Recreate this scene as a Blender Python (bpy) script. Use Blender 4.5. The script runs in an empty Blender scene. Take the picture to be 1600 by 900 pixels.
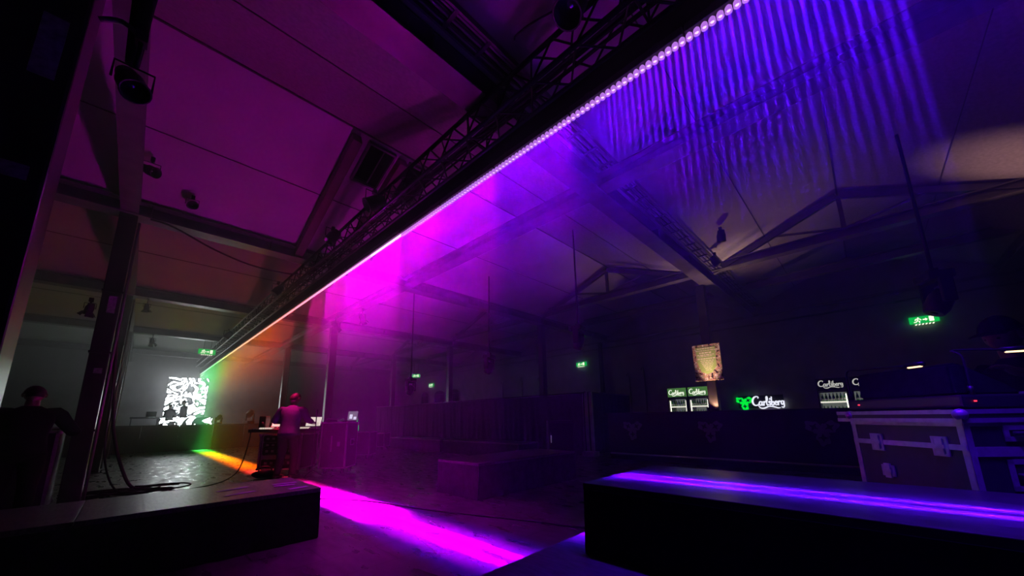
import bpy, bmesh, math, random
from mathutils import Vector, Matrix, Euler
random.seed(7)
S = bpy.context.scene
COL = S.collection
PI = math.pi
R = math.radians

# ------------------------------------------------------------------ render look
S.view_settings.view_transform = 'Standard'
S.view_settings.look = 'None'
S.view_settings.gamma = 1.0
S.view_settings.use_curve_mapping = False
S.view_settings.exposure = 0.0
cy = S.cycles
cy.use_denoising = True
cy.max_bounces = 4
cy.diffuse_bounces = 2
cy.glossy_bounces = 2
cy.transmission_bounces = 3
cy.transparent_max_bounces = 6
cy.volume_bounces = 0
cy.use_adaptive_sampling = False
cy.sample_clamp_indirect = 60.0
cy.use_guiding = True
cy.sample_clamp_direct = 0.0
cy.caustics_reflective = False
cy.caustics_refractive = False
cy.use_light_tree = True

# ------------------------------------------------------------------ materials
def node_mat(name):
    m = bpy.data.materials.new(name); m.use_nodes = True
    nt = m.node_tree
    return m, nt, nt.nodes['Principled BSDF']

def mat(name, col, rough=0.6, metal=0.0, var=0.25, scale=6.0, bump=0.0, spec=0.5, stretch=None, coat=0.0):
    m, nt, b = node_mat(name)
    tc = nt.nodes.new('ShaderNodeTexCoord')
    nz = nt.nodes.new('ShaderNodeTexNoise'); nz.inputs['Scale'].default_value = scale
    nz.inputs['Detail'].default_value = 6
    src = tc.outputs['Object']
    if stretch:
        mp = nt.nodes.new('ShaderNodeMapping'); mp.inputs['Scale'].default_value = stretch
        nt.links.new(src, mp.inputs['Vector']); src = mp.outputs['Vector']
    nt.links.new(src, nz.inputs['Vector'])
    mr = nt.nodes.new('ShaderNodeMapRange')
    mr.inputs['From Min'].default_value = 0.3; mr.inputs['From Max'].default_value = 0.7
    mr.inputs['To Min'].default_value = 1 - var; mr.inputs['To Max'].default_value = 1 + var
    nt.links.new(nz.outputs['Fac'], mr.inputs['Value'])
    mx = nt.nodes.new('ShaderNodeMix'); mx.data_type = 'RGBA'; mx.blend_type = 'MULTIPLY'
    mx.inputs['Factor'].default_value = 1
    mx.inputs[6].default_value = (*col, 1)
    nt.links.new(mr.outputs['Result'], mx.inputs[7])
    nt.links.new(mx.outputs[2], b.inputs['Base Color'])
    b.inputs['Roughness'].default_value = rough
    b.inputs['Metallic'].default_value = metal
    b.inputs['Specular IOR Level'].default_value = spec
    if bump:
        bp = nt.nodes.new('ShaderNodeBump'); bp.inputs['Strength'].default_value = bump
        bp.inputs['Distance'].default_value = 0.01
        nt.links.new(nz.outputs['Fac'], bp.inputs['Height'])
        nt.links.new(bp.outputs['Normal'], b.inputs['Normal'])
    return m

def emit(name, col, strength, sample=True):
    m, nt, b = node_mat(name)
    b.inputs['Base Color'].default_value = (0.02, 0.02, 0.02, 1)
    b.inputs['Emission Color'].default_value = (*col, 1)
    b.inputs['Emission Strength'].default_value = strength
    if not sample:
        m.cycles.emission_sampling = 'NONE'
    return m

def floor_mat():
    m, nt, b = node_mat('dark_worn_floor')
    tc = nt.nodes.new('ShaderNodeTexCoord')
    n1 = nt.nodes.new('ShaderNodeTexNoise'); n1.inputs['Scale'].default_value = 0.9; n1.inputs['Detail'].default_value = 8
    n2 = nt.nodes.new('ShaderNodeTexNoise'); n2.inputs['Scale'].default_value = 14; n2.inputs['Detail'].default_value = 8
    mp = nt.nodes.new('ShaderNodeMapping'); mp.inputs['Scale'].default_value = (.5, .15, 1)
    br = nt.nodes.new('ShaderNodeTexBrick')
    br.inputs['Scale'].default_value = 0.55; br.inputs['Mortar Size'].default_value = 0.004
    br.offset = 0.5
    for i, c in ((1, (1, 1, 1, 1)), (2, (.86, .86, .86, 1)), (3, (.35, .35, .35, 1))):
        br.inputs[i].default_value = c
    L = nt.links.new
    L(tc.outputs['Object'], n1.inputs['Vector']); L(tc.outputs['Object'], mp.inputs['Vector'])
    L(mp.outputs['Vector'], n2.inputs['Vector']); L(tc.outputs['Object'], br.inputs['Vector'])
    cr = nt.nodes.new('ShaderNodeValToRGB')
    cr.color_ramp.elements[0].color = (.036, .034, .034, 1); cr.color_ramp.elements[1].color = (.095, .09, .088, 1)
    cr.color_ramp.elements[0].position = .3; cr.color_ramp.elements[1].position = .75
    L(n1.outputs['Fac'], cr.inputs['Fac'])
    mx = nt.nodes.new('ShaderNodeMix'); mx.data_type = 'RGBA'; mx.blend_type = 'MULTIPLY'; mx.inputs['Factor'].default_value = 1
    L(cr.outputs['Color'], mx.inputs[6]); L(br.outputs['Color'], mx.inputs[7])
    L(mx.outputs[2], b.inputs['Base Color'])
    rr = nt.nodes.new('ShaderNodeMapRange'); rr.inputs['To Min'].default_value = .2; rr.inputs['To Max'].default_value = .5
    rr.inputs['From Min'].default_value = .3; rr.inputs['From Max'].default_value = .7
    L(n2.outputs['Fac'], rr.inputs['Value']); L(rr.outputs['Result'], b.inputs['Roughness'])
    return m

def deck_mat(name, base, scratch):
    """black plywood deck with pale scuffs along the grain"""
    m, nt, b = node_mat(name)
    L = nt.links.new
    tc = nt.nodes.new('ShaderNodeTexCoord')
    mp = nt.nodes.new('ShaderNodeMapping'); mp.inputs['Scale'].default_value = (9, 1.3, 6)
    n = nt.nodes.new('ShaderNodeTexNoise'); n.inputs['Scale'].default_value = 5; n.inputs['Detail'].default_value = 10; n.inputs['Roughness'].default_value = .7
    L(tc.outputs['Object'], mp.inputs['Vector']); L(mp.outputs['Vector'], n.inputs['Vector'])
    cr = nt.nodes.new('ShaderNodeValToRGB')
    cr.color_ramp.elements[0].position = .38; cr.color_ramp.elements[0].color = (*base, 1)
    cr.color_ramp.elements[1].position = .72; cr.color_ramp.elements[1].color = (*scratch, 1)
    L(n.outputs['Fac'], cr.inputs['Fac']); L(cr.outputs['Color'], b.inputs['Base Color'])
    b.inputs['Roughness'].default_value = .34
    return m

def screen_mat():
    """LED wall showing a white graphic broken up by black shapes"""
    m, nt, b = node_mat('led_wall_picture')
    L = nt.links.new
    tc = nt.nodes.new('ShaderNodeTexCoord')
    n = nt.nodes.new('ShaderNodeTexNoise'); n.inputs['Scale'].default_value = 1.5; n.inputs['Detail'].default_value = 2.0; n.inputs['Distortion'].default_value = .6
    L(tc.outputs['Object'], n.inputs['Vector'])
    m1 = nt.nodes.new('ShaderNodeMath'); m1.operation = 'MULTIPLY'; m1.inputs[1].default_value = 7.0; L(n.outputs['Fac'], m1.inputs[0])
    m2 = nt.nodes.new('ShaderNodeMath'); m2.operation = 'FRACT'; L(m1.outputs[0], m2.inputs[0])
    cr = nt.nodes.new('ShaderNodeMath'); cr.operation = 'GREATER_THAN'; cr.inputs[1].default_value = .55; L(m2.outputs[0], cr.inputs[0])
    # centre bright, ragged towards the border
    b.inputs['Base Color'].default_value = (.01, .01, .012, 1)
    b.inputs['Emission Color'].default_value = (.9, .97, 1, 1)
    mu = nt.nodes.new('ShaderNodeMath'); mu.operation = 'MULTIPLY'; mu.inputs[1].default_value = SCREEN_STRENGTH
    L(cr.outputs[0], mu.inputs[0]); L(mu.outputs[0], b.inputs['Emission Strength'])
    return m
SCREEN_STRENGTH = 13.0

def poster_mat():
    m, nt, b = node_mat('printed_poster')
    L = nt.links.new
    tc = nt.nodes.new('ShaderNodeTexCoord')
    n = nt.nodes.new('ShaderNodeTexNoise'); n.inputs['Scale'].default_value = 13; n.inputs['Detail'].default_value = 3
    L(tc.outputs['Object'], n.inputs['Vector'])
    cr = nt.nodes.new('ShaderNodeValToRGB'); r = cr.color_ramp
    r.elements[0].position = .36; r.elements[0].color = (.02, .015, .01, 1)
    r.elements[1].position = .42; r.elements[1].color = (.75, .4, .3, 1)
    for p, c in ((.5, (.3, .32, .1, 1)), (.56, (.85, .75, .6, 1)), (.68, (.45, .3, .2, 1))):
        e = r.elements.new(p); e.color = c
    r.interpolation = 'CONSTANT'
    L(n.outputs['Fac'], cr.inputs['Fac'])
    L(cr.outputs['Color'], b.inputs['Base Color'])
    b.inputs['Roughness'].default_value = .7
    return m

M = {}
M['floor'] = floor_mat()
M['ceil'] = mat('white_plaster_ceiling', (.80, .78, .78), .85, var=.08, scale=1.3)
M['woodwool'] = mat('grey_woodwool_board', (.40, .38, .40), .9, var=.2, scale=22)
M['seam'] = mat('ceiling_seam', (.10, .09, .09), .8)
M['wall'] = mat('painted_brick_wall', (.33, .32, .33), .85, var=.15, scale=2.0, bump=.1)
M['steel'] = mat('grey_painted_steel', (.18, .17, .18), .36, var=.3, scale=4, bump=.05)
M['darksteel'] = mat('dark_painted_steel', (.028, .026, .028), .3, var=.35, scale=4)
M['timber'] = mat('dark_timber', (.20, .15, .13), .7, var=.3, scale=5, stretch=(1, .12, 1))
M['black'] = mat('black_paint', (.012, .012, .013), .55, var=.3, scale=8)
M['truss'] = mat('black_truss_tube', (.015, .015, .017), .35, .3, var=.2)
M['blackcloth'] = mat('black_molton', (.012, .011, .013), .95, var=.35, scale=20, spec=.1)
M['drape'] = mat('black_drape', (.035, .032, .04), .9, var=.3, scale=10, spec=.2)
M['plastic'] = mat('black_plastic', (.02, .02, .022), .4, var=.15)
M['rubber'] = mat('black_rubber', (.012, .012, .012), .7, var=.1)
M['alu'] = mat('brushed_aluminium', (.40, .40, .42), .42, .5, var=.15, scale=30)
M['lamin'] = mat('black_laminate', (.02, .018, .025), .42, var=.2, scale=20)
M['redlam'] = mat('dark_laminate', (.05, .03, .04), .45, var=.2, scale=20)
M['deck'] = deck_mat('scuffed_black_deck', (.008, .008, .008), (.05, .048, .05))
M['deckgloss'] = deck_mat('worn_plywood_deck', (.028, .027, .028), (.14, .13, .14))
M['tape'] = mat('pale_gaffer_tape', (.5, .42, .62), .6, var=.1)
M['skin'] = mat('skin', (.22, .13, .10), .5, var=.08, scale=20)
M['hair'] = mat('dark_hair', (.02, .015, .012), .6, var=.3, scale=60)
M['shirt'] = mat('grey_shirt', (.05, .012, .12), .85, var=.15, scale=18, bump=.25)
M['trouser'] = mat('grey_trousers', (.035, .03, .035), .85, var=.18, scale=18)
M['darkcloth'] = mat('dark_clothes', (.008, .008, .009), .95, var=.2, scale=18, spec=.1)
M['shoe'] = mat('dark_shoe', (.02, .02, .02), .5)
M['eye'] = mat('dark_eye', (.02, .015, .01), .2)
M['chrome'] = mat('polished_reflector', (.8, .8, .82), .12, 1.0, var=.05)
M['greyplastic'] = mat('grey_device_face', (.35, .34, .36), .5, var=.1)
M['paper'] = mat('white_paper', (.75, .75, .75), .8, var=.05)
M['notice'] = mat('grey_notice_sheet', (.30, .29, .32), .8, var=.45, scale=30)
M['glassgreen'] = mat('green_bottle_glass', (.05, .30, .06), .15, var=.1)
M['bottlecap'] = mat('pale_bottle_label', (.8, .8, .75), .4, var=.05)
M['poster'] = poster_mat()
M['postercentre'] = mat('poster_green_field', (.42, .62, .15), .7, var=.12, scale=8)
M['posterline'] = mat('poster_pale_print', (.95, .9, .62), .7, var=.03)
M['emblem'] = mat('dull_emblem_print', (.20, .18, .22), .5, var=.1)
M['shelfwhite'] = emit('glowing_white_shelf_edge', (1, .97, .82), .9)  # edge glows by itself, standing in for fridge light on a pale shelf
M['fridgelight'] = emit('fridge_light_tube', (1, .97, .80), 1.8)
M['fridgeback'] = emit('fridge_glowing_back', (.75, .85, .72), .13)  # faint glow put into the back panel to lift the bottles
M['headergreen'] = emit('lit_green_header', (.10, .28, .06), .55)
M['headerdark'] = mat('dark_header', (.03, .035, .03), .4)
M['letterlit'] = emit('lit_pale_lettering', (.95, 1, .82), 1.0)
M['letterdim'] = emit('dim_pale_lettering', (.85, .85, .78), .5)
M['logowhite'] = emit('white_neon_lettering', (.86, .88, 1), 1.0)
M['logogreen'] = emit('green_neon_leaf', (.0, .85, .04), 1.0)
M['exitgreen'] = emit('exit_sign_green', (.0, .55, .07), 1.0)
M['exitwhite'] = emit('exit_sign_white', (1, .95, .75), 1.6)
M['lampbar'] = emit('warm_lamp_tube', (1, .62, .28), 3.0)
M['redled'] = emit('red_indicator', (1, .03, .06), 2.0)
M['whiteled'] = emit('white_indicator', (.8, .8, 1), .8)
M['laptop'] = emit('laptop_picture', (1, .86, .78), .75)
M['laptopdim'] = emit('dim_laptop_picture', (.5, .42, .6), .28)
M['keylit'] = emit('lit_keys', (1, .85, .7), .6)
M['greenbottle'] = emit('lit_green_bottle', (.02, .9, .18), 1.0)
M['warmlamp'] = emit('warm_lamp_glow', (1, .6, .32), 3.0)
M['screen'] = screen_mat()
def glass_mat():
    m, nt, b = node_mat('clear_glass')
    t = nt.nodes.new('ShaderNodeBsdfTransparent'); g = nt.nodes.new('ShaderNodeBsdfGlossy'); g.inputs['Roughness'].default_value = .05
    mx = nt.nodes.new('ShaderNodeMixShader'); mx.inputs['Fac'].default_value = .06
    nt.links.new(t.outputs[0], mx.inputs[1]); nt.links.new(g.outputs[0], mx.inputs[2])
    nt.links.new(mx.outputs[0], nt.nodes['Material Output'].inputs['Surface'])
    return m
M['glass'] = glass_mat()
M['night'] = mat('dark_window_glass', (.008, .007, .01), .12, var=.1)

# ------------------------------------------------------------------ mesh builder
class MB:
    def __init__(s): s.bm = bmesh.new(); s.mi = 0
    def m(s, i): s.mi = i; return s
    def _fin(s, faces):
        for f in faces: f.material_index = s.mi
    def box(s, c, d, rot=None, bevel=0.0):
        n0 = len(s.bm.faces)
        mt = Matrix.Translation(c)
        if rot is not None: mt = mt @ (rot.to_4x4() if not isinstance(rot, (tuple, list)) else Euler(rot).to_matrix().to_4x4())
        r = bmesh.ops.create_cube(s.bm, size=1, matrix=mt @ Matrix.Diagonal((*d, 1)))
        vs = r['verts']
        fs = list({f for v in vs for f in v.link_faces})
        if bevel:
            es = list({e for v in vs for e in v.link_edges})
            rr = bmesh.ops.bevel(s.bm, geom=es, offset=bevel, segments=2, affect='EDGES', profile=.6)
            fs = list(set(f for f in rr['faces']) | {f for f in fs if f.is_valid})
            fs = [f for f in fs if f.is_valid]
            vv = {v for f in fs for v in f.verts}
            fs = list({f for v in vv for f in v.link_faces})
        s._fin(fs); return s
    def b2(s, lo, hi, bevel=0.0):
        return s.box([(a + b) / 2 for a, b in zip(lo, hi)], [abs(b - a) for a, b in zip(lo, hi)], None, bevel)
    def tube(s, pts, rad, seg=8, smooth=0, cap=True):
        pts = [Vector(p) for p in pts]
        rads = list(rad) if isinstance(rad, (list, tuple)) else [rad] * len(pts)
        if smooth and len(pts) > 2:
            P, Q = [], []
            n = len(pts)
            for i in range(n - 1):
                p0, p1, p2, p3 = pts[max(i - 1, 0)], pts[i], pts[i + 1], pts[min(i + 2, n - 1)]
                for k in range(smooth):
                    t = k / smooth
                    P.append(.5 * ((2 * p1) + (p2 - p0) * t + (2 * p0 - 5 * p1 + 4 * p2 - p3) * t * t + (3 * p1 - p0 - 3 * p2 + p3) * t ** 3))
                    Q.append(rads[i] * (1 - t) + rads[i + 1] * t)
            P.append(pts[-1]); Q.append(rads[-1]); pts, rads = P, Q
        rings = []; up = None
        for i, p in enumerate(pts):
            d = (pts[min(i + 1, len(pts) - 1)] - pts[max(i - 1, 0)])
            if d.length < 1e-9: d = Vector((0, 0, 1))
            d.normalize()
            if up is None:
                a = Vector((0, 0, 1)) if abs(d.z) < .9 else Vector((1, 0, 0))
                up = (a - d * a.dot(d)).normalized()
            else:
                up = (up - d * up.dot(d))
                up = up.normalized() if up.length > 1e-6 else d.orthogonal().normalized()
            sd = d.cross(up)
            rings.append([s.bm.verts.new(p + (up * math.cos(2 * PI * k / seg) + sd * math.sin(2 * PI * k / seg)) * rads[i]) for k in range(seg)])
        fs = []
        for a, b in zip(rings, rings[1:]):
            for k in range(seg):
                fs.append(s.bm.faces.new((a[k], a[(k + 1) % seg], b[(k + 1) % seg], b[k])))
        if cap:
            fs.append(s.bm.faces.new(rings[0][::-1])); fs.append(s.bm.faces.new(rings[-1]))
        for f in fs: f.smooth = seg > 5
        s._fin(fs); return s
    def cyl(s, p0, p1, r, r2=None, seg=16):
        return s.tube([p0, p1], [r, r if r2 is None else r2], seg)
    def lathe(s, prof, seg=20, c=(0, 0, 0), mtx=None):
        """prof: (radius, z) pairs, about the local z axis"""
        c = Vector(c); rings = []
        for r, z in prof:
            ring = []
            for k in range(seg):
                v = Vector((r * math.cos(2 * PI * k / seg), r * math.sin(2 * PI * k / seg), z))
                if mtx is not None: v = mtx @ v
                ring.append(s.bm.verts.new(v + c))
            rings.append(ring)
        fs = []
        for a, b in zip(rings, rings[1:]):
            for k in range(seg):
                fs.append(s.bm.faces.new((a[k], a[(k + 1) % seg], b[(k + 1) % seg], b[k])))
        if prof[0][0] > 1e-4: fs.append(s.bm.faces.new(rings[0][::-1]))
        if prof[-1][0] > 1e-4: fs.append(s.bm.faces.new(rings[-1]))
        for f in fs: f.smooth = True
        s._fin(fs); return s
    def ell(s, c, d, rot=None, seg=16):
        mt = Matrix.Translation(c)
        if rot is not None: mt = mt @ Euler(rot).to_matrix().to_4x4()
        r = bmesh.ops.create_uvsphere(s.bm, u_segments=seg, v_segments=max(6, seg * 2 // 3), radius=1, matrix=mt @ Matrix.Diagonal((*d, 1)))
        fs = list({f for v in r['verts'] for f in v.link_faces})
        for f in fs: f.smooth = True
        s._fin(fs); return s
    def prism(s, poly, t, o, ax, ay):
        """extrude a 2-D outline: o + x*ax + y*ay, thickness t along ax x ay"""
        o, ax, ay = Vector(o), Vector(ax), Vector(ay); nz = ax.cross(ay).normalized() * t
        a = [s.bm.verts.new(o + ax * x + ay * y) for x, y in poly]
        b = [s.bm.verts.new(v.co + nz) for v in a]
        n = len(a); fs = [s.bm.faces.new(a[::-1]), s.bm.faces.new(b)]
        for k in range(n): fs.append(s.bm.faces.new((a[k], a[(k + 1) % n], b[(k + 1) % n], b[k])))
        s._fin(fs); return s
    def ribbon(s, pts, w, t, o, ax, ay, smooth=6):
        """pen stroke lying in a plane"""
        P = [Vector((p[0], p[1])) for p in pts]; W = list(w) if isinstance(w, (list, tuple)) else [w] * len(P)
        if smooth and len(P) > 2:
            Q, V = [], []; n = len(P)
            for i in range(n - 1):
                p0, p1, p2, p3 = P[max(i - 1, 0)], P[i], P[i + 1], P[min(i + 2, n - 1)]
                for k in range(smooth):
                    u = k / smooth
                    Q.append(.5 * ((2 * p1) + (p2 - p0) * u + (2 * p0 - 5 * p1 + 4 * p2 - p3) * u * u + (3 * p1 - p0 - 3 * p2 + p3) * u ** 3))
                    V.append(W[i] * (1 - u) + W[i + 1] * u)
            Q.append(P[-1]); V.append(W[-1]); P, W = Q, V
        for i in range(len(P) - 1):
            d = P[i + 1] - P[i]
            if d.length < 1e-6: continue
            d.normalize(); nn = Vector((-d.y, d.x))
            e = d * min(W[i], W[i + 1]) * .3
            q = [P[i] - e + nn * W[i] / 2, P[i] - e - nn * W[i] / 2, P[i + 1] + e - nn * W[i + 1] / 2, P[i + 1] + e + nn * W[i + 1] / 2]
            s.prism([(v.x, v.y) for v in q], t, o, ax, ay)
        return s
    def grid(s, nx, ny, fn):
        vs = [[s.bm.verts.new(fn(i / nx, j / ny)) for j in range(ny + 1)] for i in range(nx + 1)]
        fs = [s.bm.faces.new((vs[i][j], vs[i + 1][j], vs[i + 1][j + 1], vs[i][j + 1])) for i in range(nx) for j in range(ny)]
        for f in fs: f.smooth = True
        s._fin(fs); return s
    def mesh(s, me_in):
        n0 = len(s.bm.faces); s.bm.from_mesh(me_in); s.bm.faces.ensure_lookup_table()
        for f in s.bm.faces[n0:]: f.material_index = s.mi
        return s
    def build(s, name, mats, parent=None, loc=None):
        me = bpy.data.meshes.new(name)
        bmesh.ops.recalc_face_normals(s.bm, faces=s.bm.faces[:])
        s.bm.to_mesh(me); s.bm.free()
        for m_ in (mats if isinstance(mats, (list, tuple)) else [mats]): me.materials.append(M[m_] if isinstance(m_, str) else m_)
        o = bpy.data.objects.new(name, me); COL.objects.link(o)
        if parent is not None: o.parent = parent
        if loc is not None: o.location = loc
        return o

def tag(o, label, cat, group=None, kind=None):
    o['label'] = label; o['category'] = cat
    if group: o['group'] = group
    if kind: o['kind'] = kind
    return o
def thing(name, label, cat, loc=(0, 0, 0), rz=0.0, group=None, kind=None):
    o = bpy.data.objects.new(name, None); COL.objects.link(o)
    o.empty_display_size = .1
    o.location = loc; o.rotation_euler = (0, 0, rz)
    return tag(o, label, cat, group, kind)
def dup(o, loc=None, rz=None, label=None, group=None, parent=None):
    c = o.copy(); COL.objects.link(c)
    if parent is not None: c.parent = parent
    for ch in [x for x in o.children]: dup(ch, parent=c)
    if loc is not None: c.location = loc
    if rz is not None: c.rotation_euler = (0, 0, rz)
    if label: c['label'] = label
    if group: c['group'] = group
    return c
def nm(n, w): return w[n]
ORD = 'first second third fourth fifth sixth seventh eighth ninth tenth eleventh twelfth thirteenth fourteenth fifteenth sixteenth seventeenth eighteenth nineteenth twentieth'.split() + ['twenty-first', 'twenty-second', 'twenty-third', 'twenty-fourth', 'twenty-fifth', 'twenty-sixth', 'twenty-seventh', 'twenty-eighth']

# ------------------------------------------------------------------ camera (1600x900 frame)
F, PY = 567.0, 538.0
yaw, pitch, roll = R(46.1), R(11.45), R(-0.95)
H = 1.2
fw = Vector((math.sin(yaw) * math.cos(pitch), math.cos(yaw) * math.cos(pitch), math.sin(pitch)))
rt = Vector((math.cos(yaw), -math.sin(yaw), 0)); up = rt.cross(fw)
rt2 = rt * math.cos(roll) + up * math.sin(roll); up2 = up * math.cos(roll) - rt * math.sin(roll)
cam = bpy.data.cameras.new('camera'); co = bpy.data.objects.new('camera', cam); COL.objects.link(co)
mw = Matrix.Identity(4)
for i in range(3):
    mw[i][0], mw[i][1], mw[i][2] = rt2[i], up2[i], -fw[i]
mw[2][3] = H
co.matrix_world = mw
cam.sensor_width = 36; cam.lens = F / 1600 * 36
cam.shift_y = (PY - 450) / 1600
cam.clip_start = .02; cam.clip_end = 100
S.camera = co

# ------------------------------------------------------------------ layout constants
GY = [-3.1, 2.68, 8.62, 14.3, 20.2, 26.3]            # girder rows
BAYS = [(-8.9, -3.1), (-3.1, 2.68), (2.68, 8.62), (8.62, 14.3), (14.3, 20.2), (20.2, 26.3), (26.3, 32.4)]
XL, XR, YB, YF = -6.2, 15.6, 30.0, -8.9
ZE, ZR = 4.97, 6.17
ZG = 4.70

# ------------------------------------------------------------------ room shell
f = MB().b2((XL, YF, -.1), (XR, YB, 0)).build('floor', 'floor'); tag(f, 'dark worn hall floor reflecting the coloured light stripe', 'floor', kind='structure')
def wallbox(name, lo, hi, label):
    o = MB().b2(lo, hi).build(name, 'wall'); return tag(o, label, 'wall', kind='structure')
wallbox('wall_right', (XR, YF, -.1), (XR + .2, YB, 6.6), 'long dark side wall behind the bar')
wallbox('wall_back', (XL, YB, -.1), (XR + .2, YB + .2, 6.6), 'end wall behind the lit stage screen')
wallbox('wall_left', (XL - .2, YF, -.1), (XL, YB, 6.6), 'side wall beyond the steel column row')
wallbox('wall_front', (XL, YF - .2, -.1), (XR, YF, 6.6), 'end wall behind the camera position')
cm = MB()
for a, b in BAYS:
    m_ = (a + b) / 2
    t = .08
    for (y0, z0, y1, z1) in ((a, ZE, m_, ZR), (m_, ZR, b, ZE)):
        cm.m(2 if z1 > z0 else 0).prism([(y0, z0), (y1, z1), (y1, z1 + t), (y0, z0 + t)], XR - XL + .3, (XL - .1, 0, 0), (0, 1, 0), (0, 0, 1))
        # board seam half way down the slope and boards running up it
        ys, zs = (y0 + y1) / 2, (z0 + z1) / 2
        n = Vector((0, -(z1 - z0), (y1 - y0))).normalized()
        ang = math.atan2(z1 - z0, y1 - y0)
        cm.m(1).box((5, ys, zs - .006), (22, .014, .012), (ang, 0, 0))
    cm.m(1).box((5, m_, ZR - .012), (22, .03, .02))
cl = cm.build('ceiling', ['ceil', 'seam', 'woodwool']); tag(cl, 'pale ridged roof lining lit purple, red and green', 'ceiling', kind='structure')

# skylights in the slope beside the truss
for n, (x0, x1) in enumerate(((2.36, 2.85), (3.16, 3.66))):
    y0, y1 = 5.72, 6.5
    z = lambda y: ZR - (y - 5.65) * (ZR - ZE) / 2.97
    ang = -math.atan2(ZR - ZE, 2.97)
    ym, zm = (y0 + y1) / 2, z((y0 + y1) / 2)
    w = MB()
    w.box(((x0 + x1) / 2, ym, zm - .015), (x1 - x0, (y1 - y0) * 1.08, .01), (ang, 0, 0))
    o = w.build(f'window_{n+1}', 'night')
    tag(o, ['dark roof skylight pane with a pale frame, the one further from the truss', 'dark roof skylight pane with a pale frame, tight above the truss'][n], 'window', kind='structure')
    fr = MB()
    for x in (x0, x1): fr.box((x, ym, zm - .05), (.035, (y1 - y0) * 1.12, .09), (ang, 0, 0))
    for y in (y0, y1): fr.box(((x0 + x1) / 2, y, z(y) - .05), (x1 - x0 + .03, .035, .09), (ang, 0, 0))
    fr.box(((x0 + x1) / 2 + .05, ym, zm - .03), (.015, (y1 - y0), .03), (ang, 0, 0))
    fr.build('window_frame', 'alu' if False else 'steel', o)
for n, x in enumerate((2.12, 3.0)):
    ang = -math.atan2(ZR - ZE, 2.97)
    o = MB().box((x, 7.15, 5.56 - .13), (.16, 3.15, .2), (ang, 0, 0), .01).build('skylight_beam', 'timber')
    tag(o, ['dark timber beam down the roof slope on the column side of both skylights', 'dark timber beam down the roof slope between the two skylights'][n], 'beam', kind='structure')

# ------------------------------------------------------------------ steel frame
GN = ['behind the raised deck', 'over the raised deck, carrying the cable tray', 'over the first steel column past the low stage', 'second past the low stage', 'deep in the haze before the stage', 'over the stage near the lit screen']
def ibeam_x(mb, x0, x1, y, z, w, h):
    mb.b2((x0, y - w / 2, z), (x1, y + w / 2, z + .02))
    mb.b2((x0, y - w / 2, z + h - .02), (x1, y + w / 2, z + h))
    mb.b2((x0, y - .012, z + .02), (x1, y + .012, z + h - .02))
    x = x0 + .6
    while x < x1:
        mb.b2((x - .006, y - w / 2 + .02, z + .02), (x + .006, y + w / 2 - .02, z + h - .02)); x += 1.8
def ibeam_y(mb, y0, y1, x, z, w, h):
    mb.b2((x - w / 2, y0, z), (x + w / 2, y1, z + .02))
    mb.b2((x - w / 2, y0, z + h - .02), (x + w / 2, y1, z + h))
    mb.b2((x - .012, y0, z + .02), (x + .012, y1, z + h - .02))
for k, y in enumerate(GY):
    mb = MB(); ibeam_x(mb, XL, XR, y, ZG, .32, .26)
    o = mb.build('roof_girder', 'steel'); tag(o, f'long grey steel roof girder, {GN[k]}', 'girder', kind='structure')
ROWS = [(-.46, .22, 4.72), (4.75, .28, 4.72), (10.5, .24, 4.98), (12.9, .2, 4.98)]
RN = ['along the column row beside the low stage', 'over the middle of the dance floor', 'over the bar front', 'over the back of the bar']
for r_, (x, w, z) in enumerate(ROWS):
    for k in range(len(GY)):
        y0 = GY[k] + .165; y1 = (GY[k + 1] if k < len(GY) - 1 else YB) - .165
        if k == len(GY) - 1: y1 = YB - .01
        ym, yr = (GY[k] + (GY[k + 1] if k < len(GY) - 1 else YB)) / 2, 0
        t = thing('roof_truss_frame', f'grey steel roof frame {RN[r_]}, {ORD[k]} bay from the raised deck', 'roof frame', (x, ym, z), 0, None, 'structure')
        mb = MB(); ibeam_y(mb, y0 - ym, y1 - ym, 0, 0, w, .22); mb.build('tie_beam', 'steel', t)
        if r_ == 2:
            hz = ZR - .12 - z; he = ZE + .02 - z
            for sgn, yy in ((-1, y0 - ym), (1, y1 - ym)):
                L_ = math.hypot(yy, hz - he)
                a = math.atan2(hz - he, -yy) if yy < 0 else math.atan2(-(hz - he), yy)
                MB().box((0, yy / 2, (hz + he) / 2 - .03), (.1, L_ * .98, .13), (a, 0, 0)).build('rafter', 'steel', t)
            if r_ == 2:
                MB().b2((-.04, -.04, .22), (.04, .04, hz - .04)).build('king_post', 'steel', t)
                for sgn in (-1, 1):
                    MB().tube([(0, .05 * sgn, .24), (0, sgn * 1.45, hz * .52)], .03, 6).build('strut', 'steel', t)

def column(x, y, label, top=ZG, s=.22, brackets=True, base=0.0):
    t = thing('steel_column', label, 'column', (x, y, base), 0, None, 'structure')
    mb = MB()
    mb.b2((-s / 2, -s / 2, .02), (s / 2, s / 2, top), .014)
    mb.build('shaft', 'darksteel', t)
    b = MB().b2((-s * .85, -s * .85, 0), (s * .85, s * .85, .02))
    for sx in (-1, 1):
        for sy in (-1, 1): b.cyl((sx * s * .68, sy * s * .68, .02), (sx * s * .68, sy * s * .68, .05), .014, seg=6)
    b.build('base_plate', 'darksteel', t)
    if brackets:
        c = MB()
        for z in (1.1, 2.3, 3.3): c.b2((-s / 2 - .012, -s / 2 - .012, z), (s / 2 + .012, s / 2 + .012, z + .03))
        c.build('cable_clamp', 'darksteel', t)
        MB().tube([(s / 2 + .03, -.05, .1), (s / 2 + .03, -.05, 2.4), (s / 2 + .028, -.04, top - .1)], .018, 6).build('conduit', 'steel', t)
    return t
c0 = column(-.54, 2.68, 'big dark steel column close by with notices stuck on it', s=.26, brackets=False)
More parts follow.
